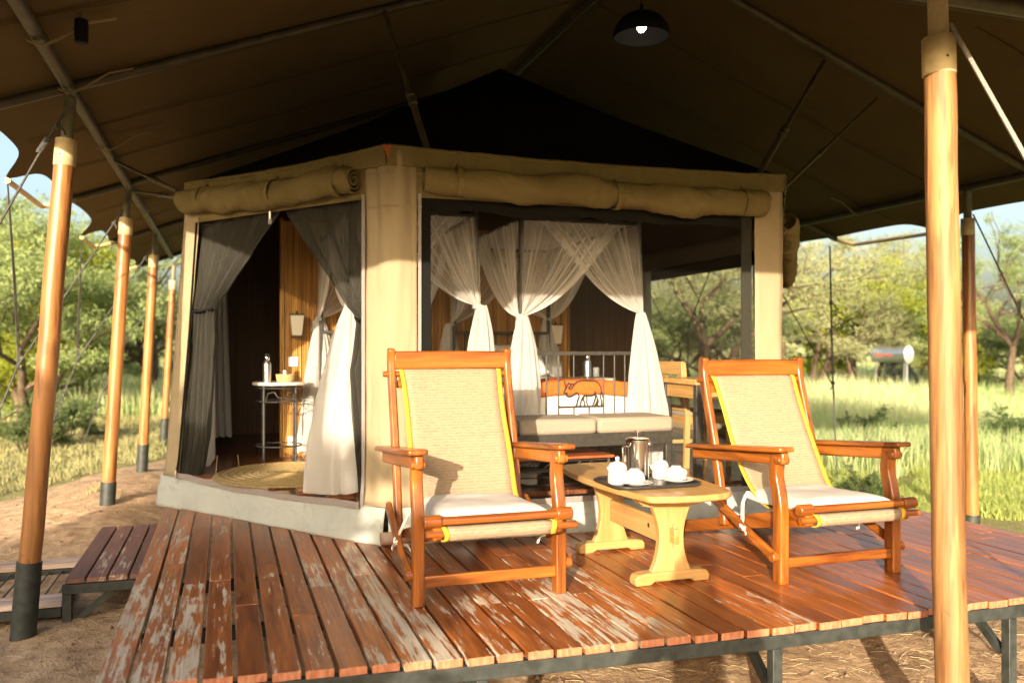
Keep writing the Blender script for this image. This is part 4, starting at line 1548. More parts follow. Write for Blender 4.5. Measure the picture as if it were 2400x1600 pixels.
def net(x0, x1, label, zk):
    """gathered mosquito net: sheer top, two swags to each post, hanging bundles"""
    Z = FL
    zt = Z + 1.93
    t = thing('mosquito_net', label, 'mosquito net', ((x0 + x1) / 2, (BU0 + BU1) / 2, Z), 0, 'white mosquito nets on the beds')
    c = [(x0, BU0), (x1, BU0), (x1, BU1), (x0, BU1)]
    cen = Vector(((x0 + x1) / 2, (BU0 + BU1) / 2, 0))
    top = MB().grid(lambda s, q: (x0 + (x1 - x0) * s, BU0 + (BU1 - BU0) * q, zt + 0.012 - 0.03 * math.sin(PI * s) * math.sin(PI * q)), 10, 14)
    top.d = [0.10] * len(top.v)
    top.build('net_top', 'net_white', t, world=True)
    for k in range(4):
        P = Vector((c[k][0], c[k][1], 0))
        out = (P - cen).normalized()
        knot = P + out * 0.02 + Vector((0, 0, Z + zk + 0.03 * ((k * 7) % 3 - 1)))
        for j, dn in enumerate(((k + 1) % 4, (k - 1) % 4)):
            Q = Vector((c[dn][0], c[dn][1], 0))
            ed = (Q - P)
            nrm = Vector((ed.y, -ed.x, 0)).normalized()
            if nrm.dot(P - cen) < 0:
                nrm = -nrm
            span = min(0.86, 0.86 * 1.0) if ed.length < 1.3 else 0.62
            off = 0.012 + 0.012 * j
            sd = k * 3 + j
            pr = random.Random(sd + int(x0 * 100))
            fold = [pr.random() for _ in range(60)]
            mb = MB()
            nu, nv = 56, 30

            def fn(s, q, P=P, ed=ed, nrm=nrm, knot=knot, span=span, off=off, sd=sd):
                topp = P + ed * (s * span) + Vector((0, 0, zt - 0.012 + 0.006 * math.sin(s * 70)))
                e = s ** 1.0
                p = topp.lerp(knot, q)
                # the free edge hangs in a curve, the inner lines are nearly straight
                sag = e * 0.30 * math.sin(PI * q) * (0.9 if ed.length < 1.3 else 1.0) * (q ** 0.5)
                p = p + Vector((0, 0, -sag * 0.55))
                rip = 0.020 * (1 - q) ** 0.5 * math.sin(s * 46 + sd) * math.sin(PI * min(1, q + 0.12)) + 0.010 * math.sin(s * 19 + q * 2)
                return p + nrm * (off + rip)
            mb.grid(fn, nu, nv)
            dens = []
            for b_ in range(nv + 1):
                for a_ in range(nu + 1):
                    s, q = a_ / nu, b_ / nv
                    f = fold[a_ % 60]
                    d = 0.0 + 0.60 * q ** 2.2 + (0.40 if f > 0.90 else 0.0) + 0.10 * f
                    if s > 0.88:
                        d += 0.40                       # rolled free edge
                    dens.append(d)
            mb.d = dens
            mb.build('swag', 'net_white', t, world=True, angle=180)
        # hanging bundle
        pr = random.Random(k + int(x0 * 50))
        ph = pr.uniform(0, 6)
        mb = MB()
        nu, nv = 80, 34

        def fb_(s, q):
            a = s * 2 * PI
            z = knot.z + 0.01 - q * (knot.z - Z - 0.03 - 0.025 * math.sin(a * 2 + ph))
            w = (1.35 if k == 0 and x0 < 1 else 1.0) * (0.030 + 0.085 * (1 - math.exp(-q * 3.0)) + 0.030 * q)
            wob = 1 + 0.22 * math.sin(a * 5 + ph + 0.8 * fbm(q * 2, ph)) * (0.3 + q) + 0.13 * math.sin(a * 9 + 2 * ph + q * 3) + 0.07 * math.sin(a * 16 + ph * 3 + 1.5 * q) + 0.10 * fbm(a * 1.5, q * 4, ph)
            cx = out * (0.015 + 0.05 * q) + Vector((0.025 * math.sin(q * 3 + ph), 0, 0))
            return Vector((knot.x, knot.y, 0)) + cx + Vector((math.cos(a) * w * wob * 1.05, math.sin(a) * w * wob * 0.75, z))
        mb.grid(fb_, nu, nv)
        mb.build('hanging_bundle', 'net_dense', t, world=True, angle=180)
        # tie with a small bow
        kb = MB()
        kb.lathe([(0.024, -0.022), (0.038, -0.012), (0.038, 0.012), (0.024, 0.022)], 14, tuple(knot))
        sd_ = Vector((-out.x, out.y, 0)).normalized() if out.y < 0 else Vector((1, 0, 0))
        kb.sweep([knot + out * 0.03, knot + out * 0.05 - sd_ * 0.035 + Vector((0, 0, -0.03)), knot + out * 0.04 - sd_ * 0.05 + Vector((0, 0, -0.11))], [0.02, 0.035, 0.03], 0.012, side=(0.3, 0.3, 1))
        kb.build('tie', 'net_dense', t, world=True)
    return t


BEDS = ((0.81, 1.70, 'left bed', False, 1.28), (2.045, 3.0, 'right bed', True, 1.24))
for x0, x1, nm, rh, zk in BEDS:
    four_poster(x0, x1, 'black iron four poster bed, ' + ('partly behind the tent corner' if nm == 'left bed' else 'with the animal figure in its footboard showing'), rh)
    bedding(x0, x1, nm)
    net(x0, x1, 'white gathered mosquito net on the posts of the ' + nm, zk)

# ------------------------------------------------------------------ bench at the foot of the right bed
bn = thing('bench', 'low grey frame bench in front of the right bed footboard', 'bench', (2.15, 5.58, FL))
MB().sweep([(-0.85, -0.19, 0.355), (0.85, -0.19, 0.355)], 0.09, 0.03, side=(0, 0, 1)).build('front_rail', 'iron_bed', bn, bevel=0.003)
MB().sweep([(-0.85, 0.19, 0.355), (0.85, 0.19, 0.355)], 0.09, 0.03, side=(0, 0, 1)).build('back_rail', 'iron_bed', bn, bevel=0.003)
MB().box((0, 0, 0.385), (1.70, 0.36, 0.02)).build('seat_board', 'iron_bed', bn)
for x in (-0.82, 0.82):
    for y in (-0.18, 0.18):
        MB().box((x, y, 0.16), (0.045, 0.045, 0.32)).build('leg', 'iron_bed', bn, bevel=0.003)
for k, (xa, xb, lb_) in enumerate(((-0.87, -0.30, 'left'), (-0.30, 0.27, 'middle'), (0.27, 0.86, 'right'))):
    if k == 0:
        lb = 'beige bench cushion mostly behind the left lounge chair'
    else:
        lb = 'beige bench cushion, ' + ('half in shade beside the left lounge chair' if k == 1 else 'sunlit at the right end of the bench')
    cu = thing('bench_cushion', lb, 'cushion', (2.15 + (xa + xb) / 2, 5.58, FL + 0.395), 0, 'bench cushions')
    MB().box((0, 0, 0.055), (xb - xa - 0.008, 0.43, 0.11)).build('pad', 'bench_cloth', cu, bevel=0.028)
    MB().sweep([(-(xb - xa) / 2 + 0.02, -0.2165, 0.085), ((xb - xa) / 2 - 0.02, -0.2165, 0.085)], 0.005, 0.005).build('piping', 'bench_cloth', cu)

# ------------------------------------------------------------------ luggage rack by the front opening
lr = thing('luggage_rack', 'low black iron luggage rack with a reddish brown wooden top', 'rack', (1.78, 4.66, FLOOR))
lr.scale = (0.9, 0.9, 0.55)
MB().box((0, 0, 0.335), (0.74, 0.46, 0.028)).build('top_board', 'leather_red', lr, bevel=0.006)
for x in (-0.34, 0.34):
    for y in (-0.2, 0.2):
        MB().tube([(x, y, 0), (x, y, 0.32)], 0.009, 8).build('leg', 'iron_black', lr)
for zz in (0.06, 0.14, 0.225, 0.30):
    mb = MB()
    mb.tube([(-0.34, -0.2, zz), (0.34, -0.2, zz), (0.34, 0.2, zz), (-0.34, 0.2, zz)], 0.007, 6, closed=True)
    mb.build('rail', 'iron_black', lr)
MB().box((0, 0, 0.20), (0.66, 0.38, 0.02)).build('shelf', 'iron_black', lr)
for k in range(4):
    x = -0.3 + k * 0.2
    MB().tube([(x, -0.2, 0.235), (x + 0.04, -0.205, 0.29), (x + 0.08, -0.2, 0.24), (x + 0.12, -0.205, 0.29), (x + 0.15, -0.2, 0.235)], 0.004, 5).build('scroll', 'iron_black', lr)
# spare shoes and cloth hooks are not shown; round jute rug
rg = MB()
rg.lathe([(0.0, 0.0), (0.0, 0.016), (0.30, 0.017), (0.60, 0.016), (0.66, 0.010), (0.67, 0.0)], 64, sx=0.86, sy=0.98)
rug = rg.build('jute_rug', 'rug_jute', None, angle=60)
rug.location = (0.47, 6.86, FL)
tag(rug, 'round woven jute rug on the tent floor inside the door', 'rug')
for k in range(9):
    rr = 0.07 + 0.068 * k
    MB().tube([(math.cos(a) * rr * 0.86, math.sin(a) * rr * 0.98, 0.017) for a in np.linspace(0, 2 * PI, 49)[:-1]], 0.006, 5, closed=True).build('braid', 'rug_jute', rug)


# ------------------------------------------------------------------ night stands, bottles, lamps
def nightstand(x, y, label):
    t = thing('nightstand', label, 'nightstand', (x, y, FL), 0, 'iron nightstands with pale tops')
    MB().lathe([(0, 0.668), (0.215, 0.668), (0.222, 0.674), (0.222, 0.688), (0.215, 0.694), (0, 0.694)], 40).build('top', 'stone_top', t)
    for k in range(4):
        a = PI / 4 + k * PI / 2
        px_, py_ = math.cos(a) * 0.185, math.sin(a) * 0.185
        MB().tube([(px_, py_, 0.012), (px_, py_, 0.668)], 0.009, 8).build('leg', 'iron_black', t)
        MB().lathe([(0.014, 0), (0.017, 0.01), (0.009, 0.022)], 10, (px_, py_, 0)).build('foot', 'iron_black', t)
    for zz in (0.15, 0.53, 0.645):
        MB().tube([(math.cos(a) * 0.19, math.sin(a) * 0.19, zz) for a in np.linspace(0, 2 * PI, 33)[:-1]], 0.006, 6, closed=True).build('ring', 'iron_black', t)
    MB().tube([(-0.12, -0.15, 0.53), (-0.10, -0.17, 0.60), (-0.05, -0.18, 0.615), (-0.02, -0.188, 0.57), (0.03, -0.188, 0.56), (0.07, -0.18, 0.61), (0.12, -0.165, 0.60), (0.13, -0.15, 0.54)], 0.005, 6).build('scroll', 'iron_black', t)
    return t


def bottle(x, y, z, label):
    t = thing('flask', label, 'bottle', (x, y, z), 0, 'steel flasks on the nightstands')
    MB().lathe([(0, 0), (0.030, 0), (0.034, 0.004), (0.034, 0.15), (0.031, 0.165), (0.020, 0.18), (0.016, 0.188)], 24).build('body', 'steel_soft', t)
    MB().lathe([(0.019, 0.188), (0.021, 0.192), (0.021, 0.215), (0.017, 0.222), (0, 0.224)], 20).build('cap', 'steel', t)
    MB().tube([(-0.014, 0, 0.22), (-0.012, 0, 0.238), (0.012, 0, 0.238), (0.014, 0, 0.22)], 0.003, 6).build('loop', 'iron_black', t)
    return t


nightstand(0.43, 7.62, 'iron nightstand left of the beds holding a flask and basket')
nightstand(3.38, 7.62, 'iron nightstand right of the beds holding a flask and tumbler')
bottle(0.325, 7.50, FL + 0.694, 'steel flask beside the wicker basket on the left nightstand')
bottle(3.27, 7.50, FL + 0.694, 'steel flask beside a tumbler behind the right bed')
gl = thing('tumbler', 'clear glass tumbler beside the steel flask behind the right bed', 'glass', (3.35, 7.48, FL + 0.694))
MB().lathe([(0, 0.002), (0.026, 0.002), (0.031, 0.105), (0.029, 0.105), (0.025, 0.012), (0, 0.012)], 20).build('body', 'clear_glass', gl)
bk = thing('basket', 'small low wicker basket on the left nightstand under the switch', 'basket', (0.475, 7.50, FL + 0.694))
MB().lathe([(0, 0.002), (0.068, 0.002), (0.075, 0.03), (0.078, 0.062), (0.072, 0.066), (0.068, 0.03), (0.06, 0.01), (0, 0.01)], 30).build('bowl', 'basket', bk)
MB().tube([(math.cos(a) * 0.075, math.sin(a) * 0.075, 0.064) for a in np.linspace(0, 2 * PI, 33)[:-1]], 0.006, 6, closed=True).build('rim', 'basket', bk)
sb = thing('soap_bottle', 'tiny round capped bottle standing in the wicker basket', 'bottle', (0.47, 7.50, FL + 0.708))
MB().lathe([(0, 0), (0.018, 0), (0.02, 0.05), (0.012, 0.06)], 16).build('body', 'plastic_white', sb)
MB().lathe([(0.009, 0.06), (0.009, 0.066), (0.015, 0.07), (0.015, 0.084), (0, 0.09)], 16).build('cap', 'plastic_white', sb)


def sconce(x, y, z, label):
    t = thing('wall_lamp', label, 'wall lamp', (x, y, z), 0, 'wall lamps on the cane screen')
    mb = MB()
    mb.box((0, 0.075, 0.0), (0.07, 0.012, 0.15))
    mb.box((0, 0.03, 0.105), (0.022, 0.10, 0.014))
    mb.box((0, -0.015, 0.105), (0.125, 0.05, 0.012))
    mb.lathe([(0.012, 0.105), (0.012, 0.125), (0.006, 0.135), (0, 0.137)], 10)
    mb.box((0, 0.03, -0.095), (0.09, 0.10, 0.014))
    mb.build('bracket', 'iron_black', t, bevel=0.002)
    pr = [(-0.062, 0.098), (0.062, 0.098), (0.042, -0.085), (-0.042, -0.085)]
    MB().prism(pr, (0, -0.015, 0), (1, 0, 0), (0, 0, 1), (0, 1, 0), 0.085).build('shade', 'frosted_glass', t, bevel=0.01)
    return t


sconce(0.60, 7.90, DECK + 1.20, 'wall lamp with tapered white shade above the left nightstand')
sconce(3.10, 7.90, DECK + 1.13, 'wall lamp with tapered white shade behind the right bed')
sw = thing('light_switch', 'square white light switch on the cane screen', 'switch', (0.575, 7.982, DECK + 0.88))
MB().box((0, 0, 0), (0.085, 0.012, 0.085)).build('plate', 'plastic_white', sw, bevel=0.003)
MB().box((0, -0.008, 0), (0.03, 0.006, 0.045)).build('rocker', 'plastic_white', sw, bevel=0.002)
so = thing('wall_socket', 'wide white wall socket low on the cane screen behind the nightstand', 'socket', (0.60, 7.982, DECK + 0.16))
MB().box((0, 0, 0), (0.15, 0.012, 0.085)).build('plate', 'plastic_white', so, bevel=0.003)
for dx in (-0.045, 0.045):
    for ax_, az_ in ((0, 0.02), (-0.011, -0.008), (0.011, -0.008)):
        MB().box((dx + ax_, -0.007, az_), (0.006, 0.003, 0.012)).build('pin_hole', 'lamp_black', so)

# ------------------------------------------------------------------ curtains on the left, and by the right window
def curtain(xa, ya, xb, yb, z0, z1, folds, label, seed, amp=0.03):
    a, b = Vector((xa, ya, 0)), Vector((xb, yb, 0))
    d = (b - a)
    n = Vector((d.y, -d.x, 0)).normalized()
    t = thing('curtain', label, 'curtain', ((xa + xb) / 2, (ya + yb) / 2, z0), 0, 'white curtains inside the tent')

    def fn(s, q):
        z = z1 + (z0 - z1) * q
        k = 0.6 + 0.4 * q
        p = a + d * (0.5 + (s - 0.5) * k)
        return p + n * (amp * math.sin(s * folds * 2 * PI + 0.6 * math.sin(q * 2.5 + seed))) + Vector((0, 0, z + 0.01 * math.sin(s * folds * 2 * PI)))
    MB().grid(fn, 60, 24).build('cloth', 'curtain_white', t, world=True, angle=180)
    MB().tube([a + Vector((0, 0, z1 + 0.01)) - d * 0.05, b + Vector((0, 0, z1 + 0.01)) + d * 0.05], 0.008, 8).build('rod', 'iron_black', t, world=True)
    return t


curtain(-0.20, 8.60, 0.05, 8.56, DECK + 0.16, DECK + 1.85, 4, 'white curtain hanging farther inside behind the left door flap', 1)

# the room is small: everything in it so far is drawn at a handy size, then set down at 81.5 % on the raised floor
for o in list(COL.objects):
    if o.parent is None and o.name.split('.')[0] in INSIDE:
        x, y, z = o.location
        o.location = (ROOM * x, ROOM * y, FLOOR + ROOM * (z - FL))
        o.scale = (ROOM, ROOM, ROOM)

curtain(-0.13, 5.98, -0.10, 6.40, FLOOR + 0.02, DECK + 1.80, 5, 'white curtain just inside the tent\'s left corner', 4)
curtain(4.22, 8.0, 4.19, 8.3, FLOOR + 0.02, DECK + 1.80, 5, 'white curtain beside the side window behind the right bed', 7)
# ------------------------------------------------------------------ desk and chair inside on the right
dk = thing('desk', 'pale wooden desk with dark grey legs behind the right lounge chair', 'desk', (3.07, 4.76, FLOOR))
dk.scale = (0.83, 0.75, 0.85)
MB().box((0, 0, 0.70), (0.92, 0.60, 0.04)).build('top', 'pine_x', dk, bevel=0.006)
MB().box((0.02, -0.26, 0.63), (0.80, 0.022, 0.10)).build('apron', 'pine_x', dk, bevel=0.003)
MB().box((0.02, 0.26, 0.63), (0.80, 0.022, 0.10)).build('apron', 'pine_x', dk, bevel=0.003)
for x in (-0.42, 0.42):
    MB().box((x, 0, 0.63), (0.022, 0.50, 0.10)).build('apron', 'pine_y', dk, bevel=0.003)
    for y in (-0.26, 0.26):
        MB().box((x, y, 0.34), (0.055, 0.055, 0.68)).build('leg', 'iron_bed', dk, bevel=0.004)
ch = thing('dining_chair', 'pale wooden chair with a crossed back at the desk inside the tent', 'chair', (3.08, 5.20, FLOOR), R(-90))
ch.scale = (0.82, 0.82, 0.80)
# local: back at y = -0.2, sits towards +y
for x in (-0.19, 0.19):
    MB().sweep([(x, -0.20, 0), (x, -0.19, 0.44), (x, -0.235, 0.88)], 0.035, 0.045).build('back_leg', 'pine_z', ch, bevel=0.004)
    MB().sweep([(x, 0.20, 0), (x, 0.20, 0.42)], 0.035, 0.035).build('front_leg', 'pine_z', ch, bevel=0.004)
    MB().sweep([(x, -0.19, 0.40), (x, 0.20, 0.40)], 0.02, 0.06).build('seat_rail', 'pine_y', ch)
    MB().sweep([(x, -0.19, 0.18), (x, 0.20, 0.18)], 0.018, 0.03).build('stretcher', 'pine_y', ch)
for y in (-0.19, 0.20):
    MB().sweep([(-0.19, y, 0.40), (0.19, y, 0.40)], 0.06, 0.02, side=(0, 0, 1)).build('seat_rail', 'pine_x', ch)
MB().box((0, -0.232, 0.835), (0.40, 0.028, 0.11)).build('top_rail', 'pine_x', ch, bevel=0.006)
MB().sweep([(-0.17, -0.195, 0.50), (0.17, -0.195, 0.50)], 0.045, 0.022, side=(0, 0, 1)).build('lower_rail', 'pine_x', ch)
for sx in (-1, 1):
    MB().sweep([(sx * 0.16, -0.198, 0.52), (sx * 0.03, -0.213 + 0.004 * sx, 0.66), (-sx * 0.16, -0.226, 0.79)], 0.03, 0.016, side=(1, 0, 0.4)).build('cross_slat', 'pine_z', ch)
MB().box((0, 0.005, 0.45), (0.41, 0.41, 0.05)).build('seat', 'bench_cloth', ch, bevel=0.018)

# ------------------------------------------------------------------ pendant lamp under the ridge
pl = thing('pendant_lamp', 'black dome pendant lamp with a lit bulb hanging under the canopy ridge', 'lamp', (2.48, 4.84, DECK + 2.96))
prof = [(0.175, 0.0)]
for k in range(1, 13):
    a = k / 12 * PI / 2
    prof.append((0.178 * math.cos(a) if k < 12 else 0.012, 0.155 * math.sin(a) + 0.004))
inner = [(r * 0.97, z - 0.002 if i else 0.0) for i, (r, z) in enumerate(prof)]
MB().lathe(prof + [(0.012, 0.20), (0.0, 0.20)], 40, cap=False).lathe(inner, 40, cap=False).build('shade', 'lamp_black', pl, angle=50)
MB().lathe([(0, -0.005 + 0.035), (0.016, 0.033), (0.028, 0.05), (0.032, 0.07), (0.027, 0.092), (0.014, 0.115), (0.012, 0.14)], 20).build('bulb', 'bulb', pl)
MB().tube([(0, 0, 0.19), (0, 0, 0.66)], 0.004, 6).build('cord', 'lamp_black', pl)
# ------------------------------------------------------------------ lounge chairs (local: x right, y back, z up)


def s_curve(pts, n=5):
    P = [Vector(p) for p in pts]
    out = [P[0]]
    for i in range(len(P) - 1):
        p0, p1, p2, p3 = P[max(i - 1, 0)], P[i], P[i + 1], P[min(i + 2, len(P) - 1)]
        for k in range(1, n + 1):
            s = k / n
            out.append(0.5 * ((2 * p1) + (p2 - p0) * s + (2 * p0 - 5 * p1 + 4 * p2 - p3) * s * s + (3 * p1 - p0 - 3 * p2 + p3) * s ** 3))
    return out


def lounge_chair(label, loc, rz):
    t = thing('lounge_chair', label, 'chair', loc, rz, 'wooden sling lounge chairs on the deck')
    hw = 0.295
    SL = (0.03 - 0.315) / 1.14                                   # seat rail slope

    def rail_z(y):
        return 0.315 + (y + 0.10) * SL
    for sx in (-1, 1):
        x = sx * hw
        pts = s_curve([(x, 0.0, 0.0), (x, 0.0, 0.18), (x, 0.0, 0.33), (x, 0.012, 0.40), (x, 0.030, 0.48), (x, 0.018, 0.565)])
        MB().sweep(pts, 0.045, [0.058] * 11 + [0.056 - 0.0004 * k for k in range(len(pts) - 11)]).build('front_leg', 'chair_wood_z', t, bevel=0.006)
        # arm: thin overhanging top on a thicker rail, round bolt head in front
        arm = MB()
        xo = x + sx * 0.012
        ol = [(-0.038, 0.72), (0.038, 0.72), (0.046, 0.40), (0.050, 0.10), (0.046, -0.035), (0.036, -0.062), (-0.036, -0.062), (-0.046, -0.035), (-0.050, 0.10), (-0.046, 0.40)]
        arm.prism(ol, (xo, 0, 0.597), (1, 0, 0), (0, 0.9962, -0.0872), (0, 0.0872, 0.9962), 0.022)
        a_o = arm.build('armrest', 'chair_wood_y', t, bevel=0.007)
        MB().sweep([(x, -0.035, 0.561), (x, 0.20, 0.541), (x, 0.70, 0.498)], 0.036, 0.056).build('arm_rail', 'chair_wood_y', a_o, bevel=0.008)
        MB().tube([(x - sx * 0.026, -0.012, 0.550), (x + sx * 0.030, -0.012, 0.550)], 0.017, 16).build('bolt_head', 'chair_wood_x', a_o, bevel=0.004)
        # raked back post, hooked forward a little at the top
        xb = sx * 0.280
        pts = s_curve([(xb, 0.455, 0.165), (xb, 0.505, 0.40), (xb, 0.562, 0.62), (xb, 0.622, 0.82), (xb, 0.648, 0.93), (xb, 0.640, 1.0)])
        MB().sweep(pts, 0.034, 0.046).build('back_post', 'chair_wood_z', t, bevel=0.008)
        # seat rail running from the front bars down to the rear foot
        xr = sx * 0.245
        sr = MB()
        sr.sweep([(xr, -0.105, rail_z(-0.105) - 0.004), (xr, 0.40, rail_z(0.40)), (xr, 0.80, rail_z(0.80)), (xr, 1.0, rail_z(1.0) + 0.004), (xr, 1.07, 0.034)], 0.034, [0.085, 0.062, 0.064, 0.068, 0.060])
        sr.build('seat_rail', 'chair_wood_y', t, bevel=0.007)
        # outer strut from the front leg up to the back post, with its round bolt
        xs = sx * (hw + 0.035)
        MB().sweep([(xs, -0.012, 0.118), (xs, 0.12, 0.165), (xs - sx * 0.01, 0.50, 0.305)], 0.026, [0.046, 0.040, 0.044], side=(1, 0, 0)).build('strut', 'chair_wood_y', t, bevel=0.008)
        MB().tube([(x + sx * 0.02, 0.0, 0.122), (xs + sx * 0.017, 0.0, 0.122)], 0.023, 14).build('bolt_head', 'chair_wood_x', t, bevel=0.004)
        # block that carries the two front bars
        MB().box((xr, -0.10, 0.318), (0.042, 0.066, 0.088)).build('bar_block', 'chair_wood_y', t, bevel=0.012)
        # end cap of the upper bar
        MB().tube([(sx * 0.232, -0.122, 0.348), (sx * 0.300, -0.122, 0.348)], 0.0255, 16).build('bar_cap', 'chair_wood_x', t, bevel=0.005)
    MB().tube([(-0.29, -0.122, 0.348), (0.29, -0.122, 0.348)], 0.0165, 14).build('front_bar', 'chair_wood_x', t)
    MB().tube([(-0.292, -0.126, 0.302), (0.318, -0.126, 0.302)], 0.0145, 12).build('sling_bar', 'chair_wood_x', t)
    MB().tube([(-0.318, 0.640, 0.882), (0.30, 0.640, 0.882)], 0.0135, 12).build('sling_bar', 'chair_wood_x', t)
    MB().sweep([(-0.272, 0.640, 0.945), (0, 0.650, 0.947), (0.272, 0.640, 0.945)], 0.084, 0.028, side=(0, 0, 1)).build('top_rail', 'chair_wood_x', t, bevel=0.008)
    MB().sweep([(-0.255, 0.648, 0.845), (0.255, 0.648, 0.845)], 0.055, 0.022, side=(0, 0, 1)).build('back_rail', 'chair_wood_x', t, bevel=0.005)
    MB().sweep([(-0.275, -0.004, 0.093), (0.275, -0.004, 0.093)], 0.046, 0.026, side=(0, 0, 1)).build('front_stretcher', 'chair_wood_x', t, bevel=0.005)
    MB().sweep([(-0.23, 0.86, rail_z(0.86)), (0.23, 0.86, rail_z(0.86))], 0.05, 0.026, side=(0, 0, 1)).build('rear_stretcher', 'chair_wood_x', t, bevel=0.005)
    # sling: round the top bar, down the back, along the seat, round the front bar
    prof = s_curve([(0.652, 0.868), (0.660, 0.892), (0.640, 0.902), (0.617, 0.875), (0.560, 0.755), (0.475, 0.585), (0.390, 0.440), (0.315, 0.352), (0.235, 0.308), (0.13, 0.292), (0.0, 0.300), (-0.105, 0.324), (-0.146, 0.306), (-0.128, 0.281), (-0.105, 0.290)] and
                   [(0, 0.652, 0.868), (0, 0.660, 0.892), (0, 0.640, 0.902), (0, 0.617, 0.875), (0, 0.560, 0.755), (0, 0.475, 0.585), (0, 0.390, 0.440), (0, 0.315, 0.352), (0, 0.235, 0.308), (0, 0.13, 0.292), (0, 0.0, 0.300), (0, -0.100, 0.322), (0, -0.138, 0.322), (0, -0.152, 0.300), (0, -0.136, 0.276), (0, -0.108, 0.276)], 4)
    n = len(prof)

    def half(k):
        z = prof[k].z
        return 0.228 + 0.014 * min(1, max(0, (z - 0.3) / 0.5)) - 0.004 * math.sin(k * 0.5)

    def fs(s, q):
        k = min(n - 1, int(round(q * (n - 1))))
        p = prof[k]
        a = (s - 0.5) * 2
        dip = 0.012 * (1 - a * a) * min(1, max(0, (k - 18) / 10)) * min(1, max(0, (n - 24 - k) / 8))
        return (a * (half(k) - 0.018), p.y + dip * 0.8, p.z - dip * 0.6)
    MB().grid(fs, 12, n - 1).build('sling', 'sling_hessian', t, angle=180, solid=0.003)
    for sx in (-1, 1):
        def fe(s, q, sx=sx):
            k = min(n - 1, int(round(q * (n - 1))))
            p = prof[k]
            h = half(k)
            return (sx * (h - 0.021 + 0.021 * s), p.y - 0.0022 * (1 if k < n - 12 else 0), p.z + (0.001 if k < n - 8 else -0.001))
        MB().grid(fe, 2, n - 1).build('sling_border', 'sling_yellow', t, angle=180, solid=0.0045)
    return t


def chair_cushion(label, loc, rz, seed):
    t = thing('seat_cushion', label, 'cushion', loc, rz, 'white seat cushions of the lounge chairs')

    def pad(s, q, top):
        a, b = (s - 0.5) * 2, (q - 0.5) * 2
        e = max(0.0, (1 - abs(a) ** 6) * (1 - abs(b) ** 6)) ** 0.5
        wx = 0.232 * (1 - 0.035 * (1 - abs(b)) * 0)
        x = a * wx
        y = 0.135 + b * 0.245
        # follows the seat, curls up against the back
        base = 0.320 - 0.05 * (y + 0.1) + 0.20 * max(0, y - 0.23) ** 1.25
        th = 0.040 * e
        z = base + (0.012 + th if top else 0.008 - 0.0 * e) + 0.004 * fbm(a * 2, b * 2, seed) * e
        return (x, y, z + 0.014 * e)
    m = MB().grid(lambda s, q: pad(s, q, True), 24, 20)
    m.grid(lambda s, q: pad(1 - s, q, False), 24, 20)
    m.build('pad', 'cushion_white', t, angle=180)
    for sx in (-1, 1):
        pts = s_curve([(sx * 0.215, 0.36, 0.345), (sx * 0.262, 0.33, 0.30), (sx * 0.318, 0.25, 0.235), (sx * 0.345, 0.22, 0.212), (sx * 0.332, 0.20, 0.195), (sx * 0.295, 0.21, 0.19), (sx * 0.275, 0.20, 0.16)], 4)
        MB().sweep(pts, 0.016, 0.004, side=(0.2, 1, 0.3)).build('tie_ribbon', 'strap_cream', t)
        pts = s_curve([(sx * 0.335, 0.21, 0.205), (sx * 0.352, 0.185, 0.20), (sx * 0.368, 0.15, 0.205 + 0.01 * sx)], 4)
        MB().sweep(pts, 0.013, 0.004, side=(0, 0, 1)).build('ribbon_end', 'strap_cream', t)
        MB().lathe([(0.0, -0.012), (0.011, -0.008), (0.013, 0.0), (0.011, 0.008), (0, 0.012)], 10, (sx * 0.338, 0.205, 0.205)).build('ribbon_knot', 'strap_cream', t)
    return t


# centre between the front feet, in world axes
CH1 = (1.000, 3.262, DECK)
CH2 = (1.775, 3.175, DECK)


def at_pix(px_, py_, z):
    a = (px_ - 1176) / 1960
    d = (CAMZ - z) * 1960 / (py_ - 800)
    return Vector(bearing(a, d, z))


lounge_chair('orange brown wooden sling lounge chair on the left, in front of the tent corner', CH1, R(0.0))
chair_cushion('white seat cushion on the left lounge chair', CH1, R(0.0), 2)
lounge_chair('orange brown wooden sling lounge chair on the right, near the pale pole', (2.535, 3.085, DECK), R(0.0)).scale = (1.0, 1.0, 0.955)
chair_cushion('white seat cushion on the right lounge chair, crossed by the pole\'s shadow', (2.535, 3.085, DECK), R(0.0), 6).scale = (1.0, 1.0, 0.955)

# ------------------------------------------------------------------ low table
TX, TY = 1.805, 3.56
tb = thing('coffee_table', 'low pale pine table with boat-shaped top and pedestal ends between the chairs', 'table', (TX, TY, DECK))


def boat(w_mid, w_end, L, r=0.05):
    P = []
    n = 14
    for i in range(n + 1):
        s = -1 + 2 * i / n
        y = s * (L / 2 - r)
        P.append((w_end / 2 + (w_mid - w_end) / 2 * (1 - s * s), y))
    # far end
    end = []
    for k in range(1, 6):
        a = k / 6 * PI / 2
        end.append((w_end / 2 - r + r * math.cos(a), L / 2 - r + r * math.sin(a)))
    for k in range(0, 5):
        s = 1 - 2 * k / 4
        end.append((s * (w_end / 2 - r), L / 2 + 0.022 * (1 - s * s)))
    far = P + end
    right = far
    left = [(-x, -y) for x, y in far]
    return right + left


